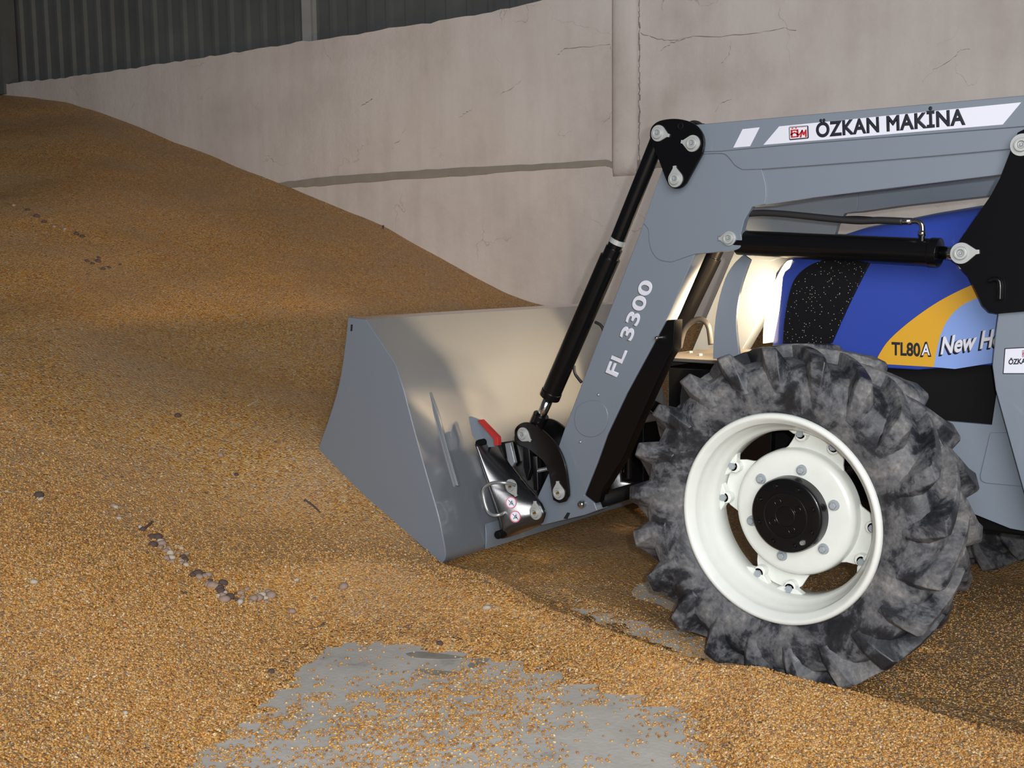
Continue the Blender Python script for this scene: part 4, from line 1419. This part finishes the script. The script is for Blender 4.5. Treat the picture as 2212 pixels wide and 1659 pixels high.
# shell: sheet of 8 mm following the back and the floor of the bucket
out_, inn = [], []
cxz = np.array(back).mean(0)
for i, p in enumerate(back):
    a, b = np.array(back[max(i - 1, 0)]), np.array(back[min(i + 1, len(back) - 1)])
    t = (b - a) / np.linalg.norm(b - a)
    n_ = np.array((t[1], -t[0]))
    if np.dot(n_, cxz - np.array(p)) < 0:
        n_ = -n_
    out_.append(tuple(np.array(p) - n_ * 0.002)); inn.append(tuple(np.array(p) + n_ * 0.008))
bms = bmesh.new()
prism(bms, out_ + inn[::-1], YB0 + 0.002, YB1 - 0.002)
bucket = obj('bucket', bms, 'shell', tractor, bevel=0.003)
tag(bucket, 'grey bucket pushed into the maize')
obj('side_plate', bm, 'gray', bucket, bevel=0.002)
obj('side_plate', bmf, 'gray', bucket, bevel=0.002)
bm = bmesh.new(); prism(bm, xz([(759, 701), (762, 701), (761, 715), (758, 715)], YB0), YB0 - 0.003, YB0)
obj('plate_mark', bm, 'ink', bucket)


def shell_x(z):                                  # back of the bucket at height z
    pts = sorted(((p[1], p[0]) for p in out_[:len(xz(SIDE, YB0))]))
    return float(np.interp(z, [p[0] for p in pts], [p[1] for p in pts]))


# hook ribs on the back, red catch
zz = np.linspace(0.40, 0.80, 10)
for yr in (YT - 0.10, YT - 0.10 + SPAN + 0.36):
    bm = bmesh.new()
    prism(bm, [(shell_x(z), z) for z in zz] + [(shell_x(z) + 0.016 * min(1, (0.80 - z) / 0.1 + 0.15), z) for z in zz[::-1]], yr, yr + 0.012)
    obj('hook_rib', bm, 'shell', bucket, bevel=0.002)
p0, p1, p2, p3 = (at(u, v, YT + 0.03) for u, v in ((1036, 907), (1072, 943), (1077, 950), (1075, 962)))
bm = bmesh.new()
prism(bm, xz([(1034, 908), (1041, 906), (1078, 944), (1079, 962), (1070, 962), (1069, 948)], YT + 0.03), YT + 0.02, YT + 0.045)
obj('red_catch', bm, 'red', bucket, bevel=0.002)
bm = bmesh.new()
prism(bm, xz([(1012, 900), (1034, 908), (1068, 946), (1068, 965), (1040, 968), (1020, 940)], YT + 0.04), YT + 0.04, YT + 0.06)
obj('hook_plate', bm, 'gray', bucket, bevel=0.002)
# wear strips under the heel
hx, hz_ = xz([(962, 1200)], YB0)[0]
bm = bmesh.new()
prism(bm, [(hx + 0.002, hz_ - 0.03), (hx + 0.012, hz_ + 0.01), (hx + 0.012, hz_ + 0.05), (hx + 0.003, hz_ + 0.09)], YB0 + 0.25, YB1 - 0.25)
obj('wear_strip', bm, 'gray', bucket, bevel=0.003)

SMEAR = [[(876, 1412), (905, 1408), (950, 1412), (1000, 1420), (980, 1424), (930, 1424), (890, 1420)], [(1010, 1438), (1030, 1420), (1050, 1408), (1066, 1404), (1060, 1420), (1045, 1436), (1020, 1445)],
         [(905, 1445), (940, 1448), (985, 1452), (1000, 1458), (950, 1460), (915, 1454)]]
for L in SMEAR:
    bm = bmesh.new()
    pts = [onz(u, v, 0.0) for u, v in curve2(L + L[:1], 5)[:-1]]
    lo_ = [bm.verts.new((p[0], p[1], -0.001)) for p in pts]; hi_ = [bm.verts.new((p[0], p[1], 0.0012)) for p in pts]
    bm.faces.new(hi_)
    for i in range(len(pts)):
        bm.faces.new((lo_[i], lo_[(i + 1) % len(pts)], hi_[(i + 1) % len(pts)], hi_[i]))
    obj('smear', bm, 'smear', floor)

# ------------------------------------------------------------------ broken cobs, clods and twigs on the maize
def clod(seed, r, sq=(1, 1, 0.7)):
    rr = random.Random(seed)
    bm = bmesh.new()
    bmesh.ops.create_icosphere(bm, subdivisions=2, radius=r)
    ph = [(rr.uniform(1, 3) / r, Vector((rr.gauss(0, 1), rr.gauss(0, 1), rr.gauss(0, 1))).normalized(), rr.uniform(0, 6)) for _ in range(5)]
    for v in bm.verts:
        k = 1 + sum(0.15 * math.sin(v.co.dot(d) * f + p) for f, d, p in ph)
        v.co = Vector((v.co.x * sq[0], v.co.y * sq[1], v.co.z * sq[2])) * k
    return bm


def ground(u, v):
    """where the sight line through the pixel meets the maize"""
    d = ray(u, v)
    t = np.linspace(1.2, 14, 700)
    q = CAM[None] + t[:, None] * d[None]
    below = q[:, 2] < np.maximum(height(q[:, 0], q[:, 1]), 0)
    i = int(np.argmax(below))
    return q[i]


protos = {}


def put_clod(name, u, v, px, m, label, cat, group=None, sq=(1, 1, 0.7)):
    p = ground(u, v)
    d = float(np.dot(p - CAM, fw))
    r = px / FOC * d
    key = (m, sq, random.randrange(4))
    if key not in protos:
        o = obj(name, clod(hash(key[2]) + len(protos), 1.0, sq), m, smooth=True)
        protos[key] = o
    else:
        o = protos[key].copy()
        C.objects.link(o)
    o.location = (p[0], p[1], max(float(height(np.array([p[0]]), np.array([p[1]]))[0]), 0) + r * 0.35 * sq[2])
    o.rotation_euler = (0, 0, random.uniform(0, 6.28))
    o.scale = (r, r, r)
    tag(o, label, cat, group)
    return o


TRAIL = [(250, 1098), (262, 1120), (300, 1140), (312, 1148), (340, 1165), (352, 1172), (345, 1186), (358, 1190), (370, 1195), (383, 1196), (362, 1206), (376, 1210), (392, 1206), (398, 1216), (402, 1226), (420, 1246), (432, 1252),
         (440, 1250), (456, 1258), (462, 1266), (470, 1272), (452, 1270), (478, 1280), (486, 1288), (468, 1290), (510, 1292), (520, 1286), (528, 1296), (560, 1294), (578, 1284), (582, 1300), (545, 1298), (496, 1296)]
for i, (u, v) in enumerate(TRAIL + [(u + random.uniform(-14, 14), v + random.uniform(-9, 9)) for u, v in TRAIL[4:]]):
    m = ('cob', 'pale', 'dirt', 'cob')[random.randrange(4)]
    put_clod('cob_fragment', u + random.uniform(-4, 4), v + random.uniform(-4, 4), random.uniform(5.0, 10.5), m, 'broken cob crumb in the trail of crumbs running down the heap left of the bucket', 'cob fragment', 'cob crumbs in the trail left of the bucket')
UPPER = [(30, 445), (60, 455), (80, 470), (96, 480), (118, 492), (140, 500), (165, 508), (178, 512), (190, 568), (200, 575), (212, 566), (222, 582), (236, 578), (260, 572), (215, 560)]
for u, v in UPPER:
    put_clod('cob_fragment', u, v + random.uniform(-3, 3), random.uniform(3.5, 6.5), ('dirt', 'cob', 'dirt')[random.randrange(3)], 'dark cob crumb in the streak across the upper left slope of the heap', 'cob fragment', 'dark crumbs on the upper slope')
ALONE = [(84, 1076, 9, 'dirt', 'dark brown clod lying alone near the left edge of the heap'), (88, 1082, 6, 'pale', 'pale crumb touching the dark clod near the left edge'),
         (246, 1096, 8, 'cob', 'grey brown lump at the upper end of the crumb trail'), (740, 1272, 9, 'cob', 'round grey brown lump below the bucket heel corner'),
         (640, 1256, 6, 'pale', 'small pale lump between the crumb trail and the bucket'), (384, 902, 6, 'dirt', 'dark crumb on the heap level with the bucket side'),
         (585, 1457, 7, 'dirt', 'dark clod at the left tip of the bare concrete patch'), (785, 1404, 8, 'cob', 'brown lump on the upper edge of the bare concrete patch'),
         (950, 1393, 7, 'dirt', 'dark reddish lump above the smears on the concrete patch'), (400, 1283, 5, 'dirt', 'single dark crumb just below the crumb trail'),
         (75, 1262, 9, 'pale', 'flat pale husk on the left part of the heap'), (478, 988, 6, 'cob', 'pinkish cob piece on the heap left of the bucket lip'),
         (632, 1330, 8, 'cob', 'brown cob piece between the trail end and the concrete patch'), (270, 1550, 7, 'pale', 'pale flake in the lower left grain'),
         (1052, 1318, 8, 'pale', 'pale lump below the bucket heel on the near ridge'), (510, 1026, 5, 'dirt', 'small dark crumb on the slope beside the bucket plate')]
for u, v, px, m, lab in ALONE:
    put_clod('cob_fragment' if m != 'dirt' else 'clod', u, v, px, m, lab, 'cob fragment' if m != 'dirt' else 'clod')
TWIGS = [([(658, 1083), (675, 1095), (692, 1112)], 'dark twig lying on the heap left of the bucket', 0.010), ([(535, 878), (548, 871), (558, 866)], 'thin straw stalk on the heap before the bucket side', 0.005),
         ([(305, 1148), (318, 1140), (329, 1130)], 'reddish husk strip at the head of the crumb trail', 0.009), ([(665, 1363), (685, 1360), (700, 1350)], 'dark husk strip above the left tip of the concrete patch', 0.009),
         ([(5, 1062), (40, 1070), (62, 1076)], 'pale straw lying by the dark clod at the left edge', 0.004), ([(836, 505), (836, 487)], 'short stalk sticking up where the heap meets the wall', 0.012)]
for L, lab, r in TWIGS:
    pts = []
    for u, v in L:
        p = ground(u, v); pts.append((p[0], p[1], max(p[2], 0) + r * 0.6))
    if 'sticking' in lab:
        p = onw(836, 505); pts = [(p[0], p[1] - 0.05, p[2] - 0.02), (p[0] + 0.01, p[1] - 0.05, p[2] + 0.07)]
    bm = bmesh.new(); tube(bm, smooth_path(pts, 5) if len(pts) > 2 else pts, r * 0.6, 8)
    tag(obj('twig', bm, 'dirt' if r > 0.006 else 'pale', smooth=True), lab, 'twig')
